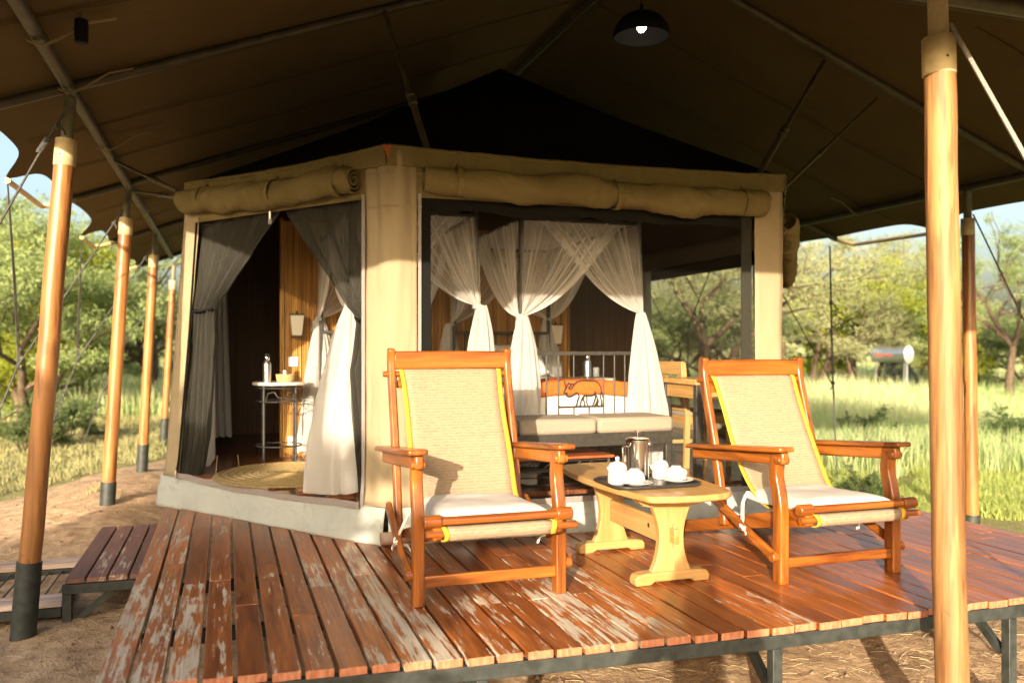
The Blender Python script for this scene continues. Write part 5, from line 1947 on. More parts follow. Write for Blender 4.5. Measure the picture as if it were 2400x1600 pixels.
MB().prism(boat(0.50, 0.41, 1.02), (0, 0, 0.392), (1, 0, 0), (0, 1, 0), (0, 0, 1), 0.028).build('top', 'pine_y', tb, bevel=0.007)
for sy in (-1, 1):
    y = sy * 0.30

    def waist(z):
        k = (z - 0.19) / 0.14
        return 0.058 + 0.036 * k * k
    zs_ = [0.045 + 0.29 * i / 16 for i in range(17)]
    ol = [(waist(z), z) for z in zs_] + [(-waist(z), z) for z in reversed(zs_)]
    MB().prism(ol, (0, y, 0), (1, 0, 0), (0, 0, 1), (0, 1, 0), 0.036).build('pedestal', 'pine_z', tb, bevel=0.004)
    ft = [(-0.175, 0), (-0.105, 0), (-0.085, 0.012), (0.085, 0.012), (0.105, 0), (0.175, 0), (0.178, 0.028), (0.165, 0.046), (0.12, 0.052), (-0.12, 0.052), (-0.165, 0.046), (-0.178, 0.028)]
    MB().prism(ft, (0, y, 0), (1, 0, 0), (0, 0, 1), (0, 1, 0), 0.062).build('foot', 'pine_x', tb, bevel=0.006)
    cl = [(-0.165, 0.378), (-0.168, 0.36), (-0.14, 0.335), (-0.10, 0.328), (0.10, 0.328), (0.14, 0.335), (0.168, 0.36), (0.165, 0.378)]
    MB().prism(cl, (0, y, 0), (1, 0, 0), (0, 0, 1), (0, 1, 0), 0.058).build('cleat', 'pine_x', tb, bevel=0.004)
    # through tenon and its wedge
    MB().box((0, y + sy * 0.035, 0.205), (0.022, 0.05, 0.062)).build('tenon', 'pine_y', tb, bevel=0.003)
    MB().box((0.004, y + sy * 0.033, 0.203), (0.012, 0.014, 0.10)).build('wedge', 'pine_z', tb, bevel=0.002)
MB().box((0, 0, 0.205), (0.024, 0.565, 0.105)).build('stretcher', 'pine_y', tb, bevel=0.004)
MB().lathe([(0.0, 0), (0.011, 0.0), (0.011, 0.0008), (0, 0.0008)], 12, (0, 0, 0)).build('knot_mark', 'chair_wood_x', tb).matrix_local = Matrix.Translation((-0.0125, -0.13, 0.21)) @ Matrix.Rotation(R(-90), 4, 'Y')

# ------------------------------------------------------------------ tray and tea things
TZ = DECK + 0.406
tr = thing('tray', 'black oval-cornered tray on the pine table', 'tray', (1.755, 3.375, TZ))


def rrect(w, l, r, n=6):
    P = []
    for cx, cy, a0 in ((w / 2 - r, l / 2 - r, 0), (-w / 2 + r, l / 2 - r, 90), (-w / 2 + r, -l / 2 + r, 180), (w / 2 - r, -l / 2 + r, 270)):
        for k in range(n + 1):
            a = R(a0 + 90 * k / n)
            P.append((cx + r * math.cos(a), cy + r * math.sin(a)))
    return P


MB().prism(rrect(0.40, 0.31, 0.07), (0, 0, 0.004), (1, 0, 0), (0, 1, 0), (0, 0, 1), 0.007).build('base', 'tray_black', tr, bevel=0.002)
MB().tube([(x, y, 0.011) for x, y in rrect(0.408, 0.318, 0.072)], 0.0065, 8, closed=True).build('rim', 'tray_black', tr)
TT = TZ + 0.0078
fp = thing('cafetiere', 'tall steel coffee press standing in the middle of the tray', 'coffee press', (1.735, 3.425, TT))
MB().lathe([(0, 0.0), (0.048, 0.0), (0.0505, 0.004), (0.0505, 0.168), (0.0515, 0.170), (0.0515, 0.174)], 40).build('body', 'steel', fp, angle=30)
MB().lathe([(0.0535, 0.172), (0.0535, 0.182), (0.050, 0.187), (0.02, 0.190), (0.0, 0.190)], 40).build('lid', 'steel', fp, angle=30)
MB().lathe([(0.004, 0.188), (0.004, 0.208), (0.008, 0.211), (0.0165, 0.212), (0.0165, 0.219), (0.0, 0.221)], 20).build('plunger', 'steel', fp, angle=30)
MB().sweep([(-0.049, -0.005, 0.150), (-0.072, -0.012, 0.156), (-0.080, -0.014, 0.148), (-0.079, -0.014, 0.09), (-0.078, -0.014, 0.035), (-0.070, -0.012, 0.028), (-0.048, -0.005, 0.030)], 0.014, 0.008, side=(0.2, 1, 0)).build('handle', 'steel', fp, bevel=0.002)
MB().sweep([(0.048, 0.0, 0.150), (0.058, -0.002, 0.166), (0.062, -0.002, 0.172)], [0.026, 0.018, 0.010], 0.006, side=(0, 1, 0)).build('spout', 'steel', fp)
MB().lathe([(0.0, -0.008), (0.007, -0.006), (0.009, 0), (0.007, 0.006), (0, 0.008)], 12, (0.052, -0.012, 0.160)).build('hinge', 'steel', fp)


def pot(label, loc, r, h, name, spout):
    t = thing(name, label, 'pot', loc, 0, 'white lidded porcelain pots')
    MB().lathe([(0, 0), (r * 0.88, 0), (r * 0.97, 0.006), (r, 0.02), (r, h * 0.72), (r * 1.02, h * 0.86), (r * 0.96, h * 0.95), (r * 0.9, h * 0.97)], 32).build('body', 'porcelain', t, angle=60)
    MB().lathe([(r * 0.93, h * 0.965), (r * 0.93, h * 0.99), (r * 0.7, h * 1.10), (r * 0.3, h * 1.17), (r * 0.18, h * 1.19), (r * 0.16, h * 1.25), (r * 0.24, h * 1.33), (r * 0.2, h * 1.42), (0, h * 1.45)], 28).build('lid', 'porcelain', t, angle=60)
    if spout:
        MB().sweep([(-r * 0.92, -0.006, h * 0.66), (-r * 1.12, -0.01, h * 0.86), (-r * 1.2, -0.01, h * 0.93)], [0.028, 0.02, 0.012], 0.01, side=(0, 1, 0)).build('spout', 'porcelain', t, bevel=0.003)
        a0 = 0.6
        hx = [(math.cos(a0) * q, math.sin(a0) * q, z) for q, z in ((r * 0.95, h * 0.8), (r * 1.35, h * 0.82), (r * 1.5, h * 0.55), (r * 1.3, h * 0.25), (r * 0.95, h * 0.22))]
        MB().tube(s_curve(hx), 0.0045, 8).build('handle', 'porcelain', t)
    else:
        for sx in (-1, 1):
            hx = [(sx * q, 0.004, z) for q, z in ((r * 0.97, h * 0.82), (r * 1.12, h * 0.80), (r * 1.14, h * 0.66), (r * 0.98, h * 0.58))]
            MB().tube(s_curve(hx), 0.004, 8).build('handle', 'porcelain', t)
    return t


pot('white porcelain milk jug with lid and handle left of the coffee press', (1.605, 3.36, TT), 0.042, 0.083, 'milk_jug', True)
pot('white porcelain sugar bowl with lid right of the coffee press', (1.862, 3.452, TT), 0.037, 0.072, 'sugar_bowl', False)


def cup(label_c, label_s, label_t, x, y, ang):
    s = thing('saucer', label_s, 'saucer', (x, y, TT), 0, 'white saucers on the tray')
    MB().lathe([(0, 0.003), (0.032, 0.002), (0.036, 0.0), (0.042, 0.003), (0.066, 0.011), (0.070, 0.014), (0.068, 0.016), (0.045, 0.008), (0.03, 0.006), (0, 0.006)], 40).build('plate', 'porcelain', s, angle=60)
    c = thing('teacup', label_c, 'cup', (x - 0.004, y + 0.006, TT + 0.0085), ang, 'upturned white cups on saucers')
    MB().lathe([(0.044, 0.0), (0.0465, 0.002), (0.046, 0.018), (0.042, 0.036), (0.034, 0.050), (0.024, 0.057), (0.021, 0.058), (0.021, 0.063), (0.018, 0.064), (0.0, 0.060)], 36).build('bowl', 'porcelain', c, angle=60)
    MB().tube(s_curve([(0.044, 0, 0.012), (0.060, 0, 0.012), (0.068, 0, 0.026), (0.058, 0, 0.040), (0.040, 0, 0.040)]), 0.0038, 8).build('handle', 'porcelain', c)
    sp = thing('teaspoon', label_t, 'spoon', (x - 0.025, y - 0.052, TT + 0.015), ang, 'steel teaspoons on the saucers')
    MB().lathe([(0.0, -0.002), (0.009, -0.001), (0.011, 0.002), (0.009, 0.0025), (0, 0.0005)], 16, (0.04, 0, 0), sx=1.7).build('spoon_bowl', 'steel', sp)
    MB().sweep([(0.024, 0, 0.002), (-0.01, 0.002, 0.006), (-0.055, 0.006, 0.014)], [0.004, 0.004, 0.008], 0.0018, side=(0, 1, 0)).build('stem', 'steel', sp)


cup('upturned white cup in front of the milk jug', 'white saucer at the tray\'s near left side', 'teaspoon lying on the near left saucer', 1.665, 3.300, R(165))
cup('upturned white cup at the right end of the tray', 'white saucer at the tray\'s right end', 'teaspoon lying on the right saucer', 1.880, 3.325, R(20))
# ------------------------------------------------------------------ trees
def quads_mesh(name, C, A, B, mat, parent=None):
    """one flat leaf blade per row: centre C, half axes A and B (numpy n x 3)"""
    n = len(C)
    V = np.empty((n, 4, 3))
    V[:, 0] = C - A
    V[:, 1] = C - B * 0.9
    V[:, 2] = C + A
    V[:, 3] = C + B * 0.9
    me = bpy.data.meshes.new(name)
    me.vertices.add(n * 4)
    me.vertices.foreach_set('co', V.reshape(-1))
    me.loops.add(n * 4)
    me.loops.foreach_set('vertex_index', np.arange(n * 4))
    me.polygons.add(n)
    me.polygons.foreach_set('loop_start', np.arange(0, n * 4, 4))
    me.polygons.foreach_set('loop_total', np.full(n, 4))
    me.materials.append(MATS[mat])
    me.update(calc_edges=True)
    o = bpy.data.objects.new(name, me)
    COL.objects.link(o)
    if parent is not None:
        o.parent = parent
    return o


def unit(v):
    return v / np.maximum(np.linalg.norm(v, axis=1, keepdims=True), 1e-9)


def tree_protos(seed, H, spread, stems, leaf, leaf_n, leaf_len, gappy=0.5, low=0.25):
    """returns (trunk mesh object, crown mesh object) at the origin, as parts of a new thing"""
    pr = random.Random(seed)
    npr = np.random.default_rng(seed)
    mb = MB()
    ends = []

    def grow(p, d, L, r, lev):
        n = 4
        pts, rad = [p], [r]
        q, dd = p.copy(), d.copy()
        for i in range(n):
            dd = (dd + Vector((pr.uniform(-1, 1), pr.uniform(-1, 1), pr.uniform(-0.5, 0.7))) * 0.22).normalized()
            q = q + dd * (L / n)
            pts.append(q.copy())
            rad.append(r * (1 - 0.45 * (i + 1) / n))
        mb.tube(pts, rad, 6 if lev < 2 else 4, cap=False)
        if lev >= 2:
            ends.append((pts[2], 0.5))
            ends.append((pts[-1], 1.0))
        if lev >= 4 or L < 0.25:
            return
        k = 3 if lev < 2 else pr.choice((2, 3))
        for i in range(k):
            a = pr.uniform(0, 2 * PI)
            tilt = pr.uniform(0.45, 1.0)
            side = dd.orthogonal().normalized()
            side = Matrix.Rotation(a, 3, dd) @ side
            nd_ = (dd * math.cos(tilt) + side * math.sin(tilt))
            nd_.z = nd_.z * 0.75 + 0.08
            st = pts[pr.choice((2, 3, 4))] if i else pts[-1]
            grow(st.copy(), nd_.normalized(), L * pr.uniform(0.58, 0.86), r * pr.uniform(0.45, 0.62), lev + 1)
    for s in range(stems):
        a = 2 * PI * s / stems + pr.uniform(-0.5, 0.5)
        lean = pr.uniform(0.15, 0.5) * (1 if stems > 1 else 0.4)
        d = Vector((math.cos(a) * lean * spread, math.sin(a) * lean * spread, 1)).normalized()
        grow(Vector((math.cos(a) * 0.12, math.sin(a) * 0.12, -0.15)), d, H * pr.uniform(0.32, 0.42), H * 0.026 * (1.0 if stems < 3 else 0.75), 0)
    E = np.array([list(e[0]) for e in ends])
    E[:, 2] = np.maximum(E[:, 2], 0.4)
    # sprays of small leaves round the twig ends; some twigs stay bare
    keep = npr.random(len(E)) > gappy * 0.5
    E = E[keep]
    per = max(4, leaf_n // max(1, len(E)))
    C, A, B = [], [], []
    for e in E:
        m_ = int(per * npr.uniform(0.4, 1.6))
        nsp = 5
        for _ in range(nsp):
            dirv = npr.normal(size=3)
            dirv[2] = abs(dirv[2]) * 0.5 - 0.15
            dirv /= np.linalg.norm(dirv)
            ln = npr.uniform(0.25, 0.62) * H / 5
            t = npr.random(m_ // nsp + 1)
            base = e + np.outer(t, dirv * ln) + npr.normal(size=(len(t), 3)) * 0.055 * H / 5
            C.append(base)
            ax = unit(npr.normal(size=(len(t), 3)) + dirv * 0.6)
            bx = unit(np.cross(ax, npr.normal(size=(len(t), 3))))
            l = leaf_len * npr.uniform(0.6, 1.3, size=(len(t), 1))
            A.append(ax * l)
            B.append(bx * l * 0.30)
    return mb, np.concatenate(C), np.concatenate(A), np.concatenate(B)


PROTO = {}
for key, args in {
    'wide': (11, 5.6, 1.6, 3, 'leaf_acacia', 42000, 0.055, 0.5),
    'tall': (23, 6.6, 1.0, 2, 'leaf_acacia', 40000, 0.055, 0.55),
    'bushy': (31, 4.2, 1.3, 4, 'leaf_bright', 42000, 0.055, 0.15),
    'sparse': (47, 6.0, 1.3, 2, 'leaf_dry', 24000, 0.05, 0.7),
    'hedge': (61, 2.3, 1.7, 6, 'leaf_dark', 50000, 0.10, 0.0),
    'shrub': (53, 2.2, 1.8, 5, 'leaf_dark', 9000, 0.06, 0.1),
}.items():
    mb, C, A, B = tree_protos(*args)
    o = mb.build('trunk', 'bark', None, angle=180)
    tm = o.data
    bpy.data.objects.remove(o)
    o = quads_mesh('crown', C, A, B, args[4])
    cm = o.data
    bpy.data.objects.remove(o)
    PROTO[key] = (tm, cm)


def tree(kind, name, label, cat, a, d, s, rz, group, mat=None, sz=None):
    x, y, _ = bearing(a, d)
    t = thing(name, label, cat, (x, y, ground_h(x, y) - 0.03), rz, group)
    for nm, me in zip(('trunk', 'crown'), PROTO[kind]):
        if mat and nm == 'crown':
            me = me.copy()
            me.materials[0] = MATS[mat]
        o = bpy.data.objects.new(nm, me)
        COL.objects.link(o)
        o.parent = t
        o.scale = (s, s, s * (sz or 1))
    return t


def ta(px_):
    return (px_ - 1176) / 1960


LT = 'thorn trees left of the tent'
RT = 'thorn trees right of the tent'
WT = 'thorn trees seen through the side window'
tree('wide', 'acacia_tree', 'feathery green acacia tree behind the nearest left pole, largest on that side', 'tree', ta(60), 17.0, 0.92, 0.3, LT)
tree('wide', 'acacia_tree', 'spreading acacia with dark forked trunk between the first two left poles', 'tree', ta(215), 20.0, 0.92, 2.4, LT, 'leaf_bright')
tree('tall', 'acacia_tree', 'acacia with dark bent stems beside the third left pole', 'tree', ta(345), 21.0, 0.78, 1.2, LT)
tree('tall', 'acacia_tree', 'taller acacia at the left edge, rising over the others', 'tree', ta(-120), 21.0, 0.95, 4.1, LT)
tree('bushy', 'bush_tree', 'rounded green bush tree low behind the left grass', 'tree', ta(130), 27.0, 0.95, 0.8, LT, 'leaf_acacia')
tree('bushy', 'bush_tree', 'far pale bush tree showing between the third and fourth left poles', 'tree', ta(395), 34.0, 1.0, 2.2, LT, 'leaf_dry')
tree('wide', 'acacia_tree', 'far acacia at the left edge behind the hanging rope', 'tree', ta(-40), 30.0, 1.1, 1.9, LT, 'leaf_dark')
tree('bushy', 'bush_tree', 'bright green leafy bush tree left of the solar water heater', 'tree', ta(1985), 27.0, 1.15, 0.4, RT, None, 1.0)
tree('sparse', 'acacia_tree', 'thin dry acacia with pale bare trunk just right of the tent corner', 'tree', ta(1865), 27.0, 0.85, 1.0, RT)
tree('sparse', 'acacia_tree', 'tall thin acacia whose branches reach in front of the sky right of the pale pole', 'tree', ta(2345), 20.0, 0.80, 2.0, RT, 'leaf_acacia')
tree('tall', 'acacia_tree', 'tall acacia behind the bright bush, crown against the sky', 'tree', ta(1950), 32.0, 1.0, 3.0, RT, 'leaf_dry')
tree('wide', 'acacia_tree', 'broad grey green acacia behind the solar water heater', 'tree', ta(2110), 34.0, 1.05, 5.0, RT, 'leaf_dry')
tree('bushy', 'bush_tree', 'low dark bush tree at the right edge behind the shaded pole', 'tree', ta(2390), 26.0, 0.80, 1.4, RT, 'leaf_dark')
tree('tall', 'acacia_tree', 'far acacia right of the shaded pole', 'tree', ta(2250), 33.0, 0.85, 0.2, RT, 'leaf_acacia')
tree('sparse', 'acacia_tree', 'bare branched thorn tree in the middle of the side window', 'tree', ta(1660), 16.0, 0.80, 3.6, WT)
tree('wide', 'acacia_tree', 'brownish acacia behind the thorn tree in the side window', 'tree', ta(1630), 22.0, 0.75, 0.9, WT, 'leaf_dry')
tree('bushy', 'bush_tree', 'green bush tree at the left side of the side window', 'tree', ta(1520), 19.0, 0.90, 2.7, WT, 'leaf_acacia')
tree('tall', 'acacia_tree', 'far acacia at the right side of the side window', 'tree', ta(1760), 26.0, 0.80, 5.2, WT, 'leaf_dry')
# a distant belt of bush that closes the horizon
npr = np.random.default_rng(77)
C = []
for k in range(900):
    d = npr.uniform(55, 130)
    a = npr.uniform(-1.0, 1.0)
    x, y, _ = bearing(a, d)
    r = npr.uniform(1.2, 3.2) * (0.6 + 0.4 * math.sin(k * 1.7))
    m_ = 70
    v = unit(npr.normal(size=(m_, 3))) * (npr.random((m_, 1)) ** 0.4) * np.array([[r * 1.5, r * 1.5, r]])
    v[:, 2] = np.abs(v[:, 2])
    C.append(v + np.array([[x, y, 0.0]]))
C = np.concatenate(C)
n = len(C)
ax = unit(npr.normal(size=(n, 3)))
bx = unit(np.cross(ax, npr.normal(size=(n, 3))))
l = npr.uniform(0.18, 0.5, size=(n, 1))
far = quads_mesh('far_bush', C, ax * l, bx * l * 0.55, 'leaf_dry')
tag(far, 'distant belt of dry bush closing the horizon', 'bush', None, 'stuff')

# small dark shrubs in the right-hand grass, and dry stumps
for k, (px_, d, s, lb_) in enumerate(((2010, 12.5, 0.33, 'small dark green shrub in the tall grass right of the tent corner'), (2330, 12.0, 0.34, 'small dark green shrub in the grass right of the shaded pole'),
                                      (1985, 8.2, 0.20, 'low grey tuft of twigs at the foot of the hanging rope'), (150, 14.0, 0.42, 'dark green shrub in the tall grass behind the nearest pole'), (60, 12.5, 0.36, 'dark green shrub at the left edge of the grass'))):
    tree('shrub', 'shrub', lb_, 'shrub', ta(px_), d, s, k * 1.1, 'shrubs in the grass')

# a dense bush behind and left of the viewpoint: the near left ground lies in its shade
for k, (bx_, by_, s_) in enumerate(((-4.55, -1.55, 1.35),)):
    t = thing('shrub', 'dense shrub on the left behind the viewpoint', 'shrub', (bx_, by_, -0.03), k * 1.3, 'shrubs behind the viewpoint')
    for nm, me in zip(('trunk', 'crown'), PROTO['hedge']):
        o = bpy.data.objects.new(nm, me)
        COL.objects.link(o)
        o.parent = t
        o.scale = (s_, s_, s_ * 1.08)

# ------------------------------------------------------------------ solar water heater
gx_, gy_, _ = bearing(ta(2062), 24.0)
sh = thing('solar_water_heater', 'silver solar water heater tank with white end cap in the tall grass', 'water heater', (gx_, gy_, 0), R(-18.5 - 52))
ZT = CAMZ - 0.17
MB().tube([(-0.72, 0, ZT), (-0.70, 0, ZT), (0.30, 0, ZT)], [0.19, 0.225, 0.225], 28).build('tank', 'geyser_steel', sh, angle=40)
MB().tube([(0.30, 0, ZT), (0.32, 0, ZT), (0.345, 0, ZT)], [0.245, 0.25, 0.225], 28).build('end_cap', 'plastic_white', sh, angle=40)
MB().tube([(0.345, 0, ZT), (0.36, 0, ZT)], [0.12, 0.10], 20).build('cap_boss', 'plastic_white', sh)
for k in range(9):
    MB().box((-0.52 + 0.055 * k, -0.2245, ZT - 0.02), (0.04, 0.008, 0.05)).build('print', 'red_print', sh)
for k in range(12):
    x = -0.62 + 0.075 * k
    MB().tube([(x, 0.10, ZT - 0.20), (x, 1.15, ZT - 0.95)], 0.024, 8).build('vacuum_tube', 'glass_tube', sh)
for x in (-0.6, 0.22):
    MB().tube([(x, -0.1, 0), (x, -0.06, ZT - 0.2)], 0.02, 6).build('leg', 'geyser_steel', sh)
    MB().tube([(x, 1.15, 0), (x, 1.15, ZT - 0.95)], 0.018, 6).build('leg', 'geyser_steel', sh)
MB().tube([(-0.05 + 0.3, 0.02, ZT - 0.2), (0.25, 0.05, 0)], 0.03, 8).build('pipe', 'geyser_steel', sh)
MB().tube([(-0.68, 1.15, ZT - 0.97), (0.28, 1.15, ZT - 0.97)], 0.03, 8).build('tube_holder', 'geyser_steel', sh)
# white board on a green stake, seen through the window
bx_, by_, _ = bearing(ta(1686), 19.0)
sg = thing('sign_board', 'small blank white board on a green stake seen through the side window', 'sign', (bx_, by_, 0), -YAW)
MB().tube([(0, 0, 0), (0, 0, 1.5)], 0.025, 8).build('stake', 'stake_green', sg)
MB().box((0, -0.035, CAMZ + 0.17), (0.15, 0.012, 0.25)).build('board', 'sign_white', sg, bevel=0.01)

# ------------------------------------------------------------------ grass
def blades(name, mat, P, Hh, W, npr, lean=0.35):
    """tapering two-segment blades at P (n x 3), heights Hh, widths W"""
    n = len(P)
    ang = npr.uniform(0, 2 * PI, n)
    dx, dy = np.cos(ang), np.sin(ang)
    ln = npr.uniform(0.05, lean, n) * Hh
    la = npr.uniform(0, 2 * PI, n)
    lx, ly = np.cos(la) * ln, np.sin(la) * ln
    V = np.empty((n, 5, 3))
    w = W / 2
    V[:, 0] = P + np.stack([dx * w, dy * w, 0 * w], 1)
    V[:, 1] = P - np.stack([dx * w, dy * w, 0 * w], 1)
    mid = P + np.stack([lx * 0.35, ly * 0.35, Hh * 0.55], 1)
    V[:, 2] = mid - np.stack([dx * w * 0.8, dy * w * 0.8, 0 * w], 1)
    V[:, 3] = mid + np.stack([dx * w * 0.8, dy * w * 0.8, 0 * w], 1)
    V[:, 4] = P + np.stack([lx, ly, Hh * (1 - 0.15 * ln / np.maximum(Hh, 1e-6))], 1)
    me = bpy.data.meshes.new(name)
    me.vertices.add(n * 5)
    me.vertices.foreach_set('co', V.reshape(-1))
    b = (np.arange(n) * 5)[:, None]
    loops = np.concatenate([b + np.array([[0, 1, 2, 3]]), b + np.array([[3, 2, 4]])], axis=1).reshape(-1)
    me.loops.add(n * 7)
    me.loops.foreach_set('vertex_index', loops)
    me.polygons.add(n * 2)
    ls = np.empty(n * 2, int)
    ls[0::2] = np.arange(n) * 7
    ls[1::2] = np.arange(n) * 7 + 4
    lt = np.empty(n * 2, int)
    lt[0::2] = 4
    lt[1::2] = 3
    me.polygons.foreach_set('loop_start', ls)
    me.polygons.foreach_set('loop_total', lt)
    me.materials.append(MATS[mat])
    me.update(calc_edges=True)
    o = bpy.data.objects.new(name, me)
    COL.objects.link(o)
    o['kind'] = 'stuff'
    return o


def field(n, a0, a1, d0, d1, npr, ok, clump=0.0, power=1.0):
    a = npr.uniform(a0, a1, n * 2)
    u = npr.random(n * 2)
    d = d0 * (d1 / d0) ** (u ** power)
    if clump:
        # pull points toward clump centres
        k = max(1, n // 14)
        ca = npr.uniform(a0, a1, k)
        cd = d0 * (d1 / d0) ** (npr.random(k) ** power)
        idx = npr.integers(0, k, n * 2)
        a = np.where(npr.random(n * 2) < clump, ca[idx] + npr.normal(size=n * 2) * 0.055 / cd[idx] * 1.2, a)
        d = np.where(a == a, d, d)
        d = np.where(npr.random(n * 2) < clump, cd[idx] + npr.normal(size=n * 2) * 0.07, d)
    s, c = math.sin(YAW), math.cos(YAW)
    x = d * (s + c * a)
    y = d * (c - s * a)
    m_ = np.array([ok(px_, py_) for px_, py_ in zip(x, y)])
    x, y, d = x[m_][:n], y[m_][:n], d[m_][:n]
    z = np.array([ground_h(px_, py_) for px_, py_ in zip(x, y)]) - 0.01
    return np.stack([x, y, z], 1), d


def tall_ok(x, y):
    if -1.8 < x < 5.0 and y < 13:
        return False
    if x <= 1:
        return y > 19.5 + 1.2 * fbm(x * 0.3, y * 0.3, 2)
    return (math.hypot(x, y) > 11.2 + 1.2 * fbm(x * 0.4, y * 0.4, 8) and x > 6.6) or y > 13.5


npr = np.random.default_rng(5)
P, d = field(110000, -0.85, 0.85, 8.5, 75, npr, tall_ok, 0.45, 1.15)
hh = npr.uniform(0.35, 0.95, len(P)) * (0.75 + 0.35 * np.sin(P[:, 0] * 0.7) * np.cos(P[:, 1] * 0.5))
hh = np.maximum(hh, 0.25) * np.minimum(1, 0.55 + (d - 8) / 14)
blades('tall_grass', 'grass_dry', P, hh, 0.004 + 0.00075 * d, npr, 0.5)
P, d = field(100000, -0.85, 0.85, 7.5, 60, npr, tall_ok, 0.6, 1.2)
hh = npr.uniform(0.25, 0.7, len(P)) * np.minimum(1, 0.55 + (d - 7) / 14)
blades('green_grass', 'grass_green', P, hh, 0.004 + 0.0008 * d, npr, 0.6)


def lawn_ok(x, y):
    if x > 3:
        return x > 4.35 + max(0, (y - 5.0)) * 0.1 and fbm(x * 0.9, y * 0.9, 1) > -0.45
    if x < -0.8:
        g = grassy(x, y) + 0.7 * fbm(x * 0.8, y * 0.8, 6) + 0.4 * fbm(x * 2.5, y * 2.5, 3)
        return g > 0.62 and fbm(x * 1.7, y * 1.1, 12) > -0.25
    return False


P, d = field(75000, 0.28, 0.72, 5.0, 17, npr, lambda x, y: x > 3 and lawn_ok(x, y), 0.35)
blades('lawn_grass', 'grass_lawn', P, npr.uniform(0.03, 0.13, len(P)) + 0.022 * np.maximum(0, d - 8), 0.004 + 0.0006 * d, npr, 0.9)
P, d = field(30000, -0.75, -0.33, 7.0, 24, npr, lambda x, y: x < 0 and lawn_ok(x, y), 0.55)
blades('short_grass', 'grass_short', P, npr.uniform(0.02, 0.12, len(P)) + 0.012 * np.maximum(0, d - 12), 0.004 + 0.0006 * d, npr, 0.9)

# straw, twigs and crumbs of soil on the bare ground in front of and beside the deck
npr = np.random.default_rng(12)
mb = MB()
for k in range(1500):
    a, dd = npr.uniform(-0.1, 0.75), npr.uniform(2.3, 4.6)
    if k % 4 == 0:
        a, dd = npr.uniform(-0.8, -0.42), npr.uniform(3.0, 8.5)
    x, y, _ = bearing(a, dd)
    z = ground_h(x, y) + 0.004
    q = npr.uniform(0, PI)
    L = npr.uniform(0.02, 0.10)
    e = Vector((math.cos(q) * L, math.sin(q) * L, npr.uniform(-0.002, 0.012)))
    b = Vector((x, y, z))
    mb.tube([b, b + e * 0.5 + Vector((0, 0, 0.004)), b + e], 0.0011 + 0.0005 * npr.random(), 3, cap=False)
mb.build('straw_litter', 'straw', None, angle=180)['kind'] = 'stuff'
mb = MB()
for k in range(900):
    a, dd = (npr.uniform(-0.85, -0.40), npr.uniform(3.0, 11)) if k % 3 else (npr.uniform(0.0, 0.7), npr.uniform(2.4, 4.4))
    x, y, _ = bearing(a, dd)
    r = npr.uniform(0.004, 0.016)
    V = [Vector((npr.normal(), npr.normal(), npr.normal())).normalized() * r * npr.uniform(0.7, 1.2) for _ in range(6)]
    c = Vector((x, y, ground_h(x, y) + r * 0.2))
    ax6 = [Vector(v) * r for v in ((1, 0, 0), (-1, 0, 0), (0, 1, 0), (0, -1, 0), (0, 0, 0.8), (0, 0, -0.8))]
    P6 = [c + v * npr.uniform(0.6, 1.3) for v in ax6]
    mb.add(P6, [(0, 2, 4), (2, 1, 4), (1, 3, 4), (3, 0, 4), (2, 0, 5), (1, 2, 5), (3, 1, 5), (0, 3, 5)])
mb.build('soil_crumbs', 'pebble', None, angle=30)['kind'] = 'stuff'
# ------------------------------------------------------------------ the photographer, standing where the picture is taken from; seen only by the shadow on the deck


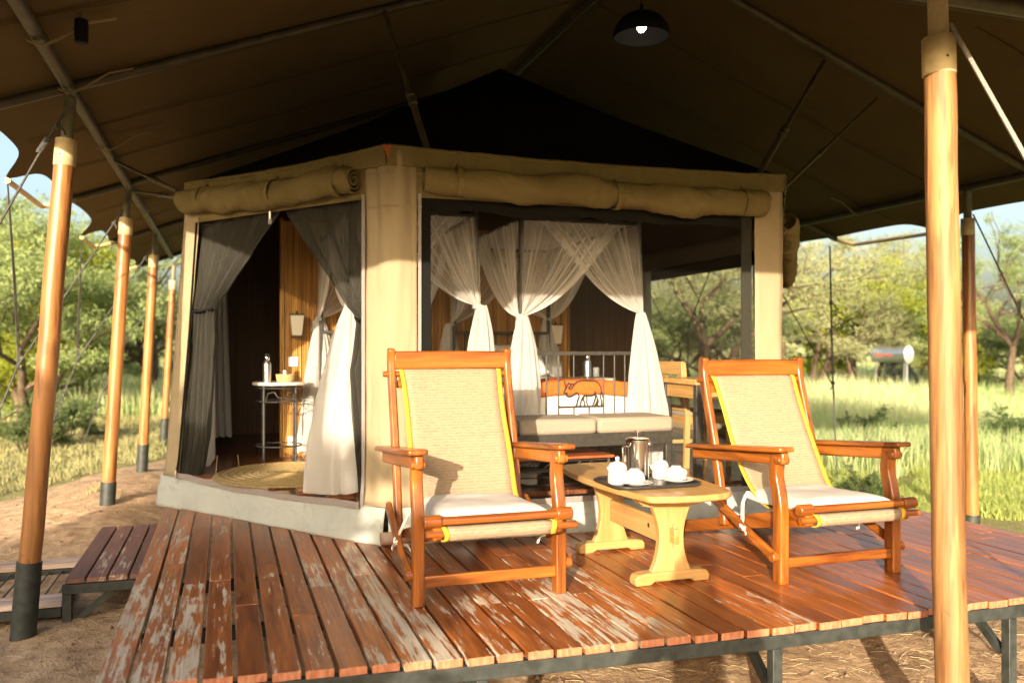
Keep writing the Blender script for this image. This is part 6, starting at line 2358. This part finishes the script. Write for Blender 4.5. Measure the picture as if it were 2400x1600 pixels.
def person(label, loc, yaw):
    t = thing('person', label, 'person', loc, yaw)
    J = {'pel': (0, 0, 0.90, 0.135, 0.10), 'wst': (0, 0, 1.04, 0.125, 0.095), 'chs': (0, 0.0, 1.22, 0.150, 0.105), 'nkb': (0, -0.005, 1.36, 0.085, 0.07), 'nk': (0, 0.01, 1.42, 0.052, 0.052),
         'hd1': (0, 0.025, 1.49, 0.07, 0.08), 'hd2': (0, 0.02, 1.57, 0.078, 0.09), 'hd3': (0, 0.015, 1.64, 0.05, 0.06)}
    E = [('pel', 'wst'), ('wst', 'chs'), ('chs', 'nkb'), ('nkb', 'nk'), ('nk', 'hd1'), ('hd1', 'hd2'), ('hd2', 'hd3')]
    for s, sx in (('l', -1), ('r', 1)):
        J.update({s + 'hip': (sx * 0.09, 0, 0.84, 0.085, 0.085), s + 'kn': (sx * 0.11, 0.01, 0.47, 0.058, 0.06), s + 'cf': (sx * 0.115, -0.015, 0.30, 0.055, 0.058), s + 'an': (sx * 0.12, -0.01, 0.09, 0.037, 0.04),
                  s + 'ft': (sx * 0.135, 0.14, 0.035, 0.042, 0.03),
                  s + 'sh': (sx * 0.165, 0, 1.33, 0.062, 0.062), s + 'el': (sx * 0.235, 0.10, 1.10, 0.042, 0.042), s + 'wr': (sx * 0.085, 0.165, 1.40, 0.027, 0.027), s + 'pm': (sx * 0.07, 0.17, 1.47, 0.035, 0.02)})
        E += [('pel', s + 'hip'), (s + 'hip', s + 'kn'), (s + 'kn', s + 'cf'), (s + 'cf', s + 'an'), (s + 'an', s + 'ft'), ('nkb', s + 'sh'), (s + 'sh', s + 'el'), (s + 'el', s + 'wr'), (s + 'wr', s + 'pm')]
        for f in range(4):
            n1, n2 = s + 'f%d' % f, s + 'g%d' % f
            zf = 1.485 + 0.013 * f
            J[n1] = (sx * 0.055, 0.185, zf, 0.009, 0.009)
            J[n2] = (sx * (0.015 + 0.004 * f), 0.190, zf + 0.004, 0.008, 0.008)
            E += [(s + 'pm', n1), (n1, n2)]
        J[s + 't'] = (sx * 0.035, 0.15, 1.455, 0.010, 0.010)
        E += [(s + 'pm', s + 't')]
    K = list(J)
    me = bpy.data.meshes.new('body')
    me.from_pydata([J[k][:3] for k in K], [(K.index(a), K.index(b)) for a, b in E], [])
    o = bpy.data.objects.new('body', me)
    COL.objects.link(o)
    md = o.modifiers.new('skin', 'SKIN')
    me.skin_vertices.new() if not me.skin_vertices else None
    for i, k in enumerate(K):
        v = me.skin_vertices[0].data[i]
        v.radius = J[k][3:]
        v.use_root = (k == 'pel')
    o.modifiers.new('sub', 'SUBSURF').levels = 2
    dg = bpy.context.evaluated_depsgraph_get()
    fm = bpy.data.meshes.new_from_object(o.evaluated_get(dg))
    bpy.data.objects.remove(o)
    fm.materials.clear()
    for q in ('skin', 'shirt', 'trousers', 'shoe'):
        fm.materials.append(MATS[q])
    for p in fm.polygons:
        z, r = p.center.z, math.hypot(p.center.x, p.center.y)
        p.material_index = 3 if z < 0.10 else (2 if z < 0.98 else (1 if z < 1.40 and p.center.y < 0.14 else 0))
        p.use_smooth = True
    o = bpy.data.objects.new('body', fm)
    COL.objects.link(o)
    o.parent = t
    hb = MB()
    hb.grid(lambda s, q: (0.086 * math.cos(s * 2 * PI) * math.sin(0.25 + q * 1.5), 0.005 + 0.098 * math.sin(s * 2 * PI) * math.sin(0.25 + q * 1.5) - 0.02 * q, 1.60 + 0.085 * math.cos(0.25 + q * 1.75)), 20, 8)
    hb.build('hair', 'hair', t, angle=180)
    return t


simple('skin', (0.45, 0.26, 0.17), None, rough=0.5)
simple('shirt', (0.25, 0.27, 0.24), (0.30, 0.32, 0.28), rough=0.9)
simple('trousers', (0.16, 0.13, 0.09), None, rough=0.9)
simple('shoe', (0.05, 0.035, 0.025), None, rough=0.6)
simple('hair', (0.03, 0.02, 0.014), None, rough=0.5)
fwd = Vector((math.sin(YAW), math.cos(YAW), 0))
pp = fwd * -0.30
person('person in a grey shirt standing on the soil holding a camera to the eye', (pp.x, pp.y, 0.0), -YAW)
cm_ = thing('camera_body', 'small black camera held up by the photographer', 'camera', (-fwd.x * 0.085, -fwd.y * 0.085, CAMZ), -YAW)
MB().box((0, -0.01, 0), (0.13, 0.05, 0.085)).build('housing', 'lamp_black', cm_, bevel=0.008)
MB().tube([(0, 0.015, 0), (0, 0.07, 0)], 0.032, 20, cap=False).build('lens_barrel', 'lamp_black', cm_)
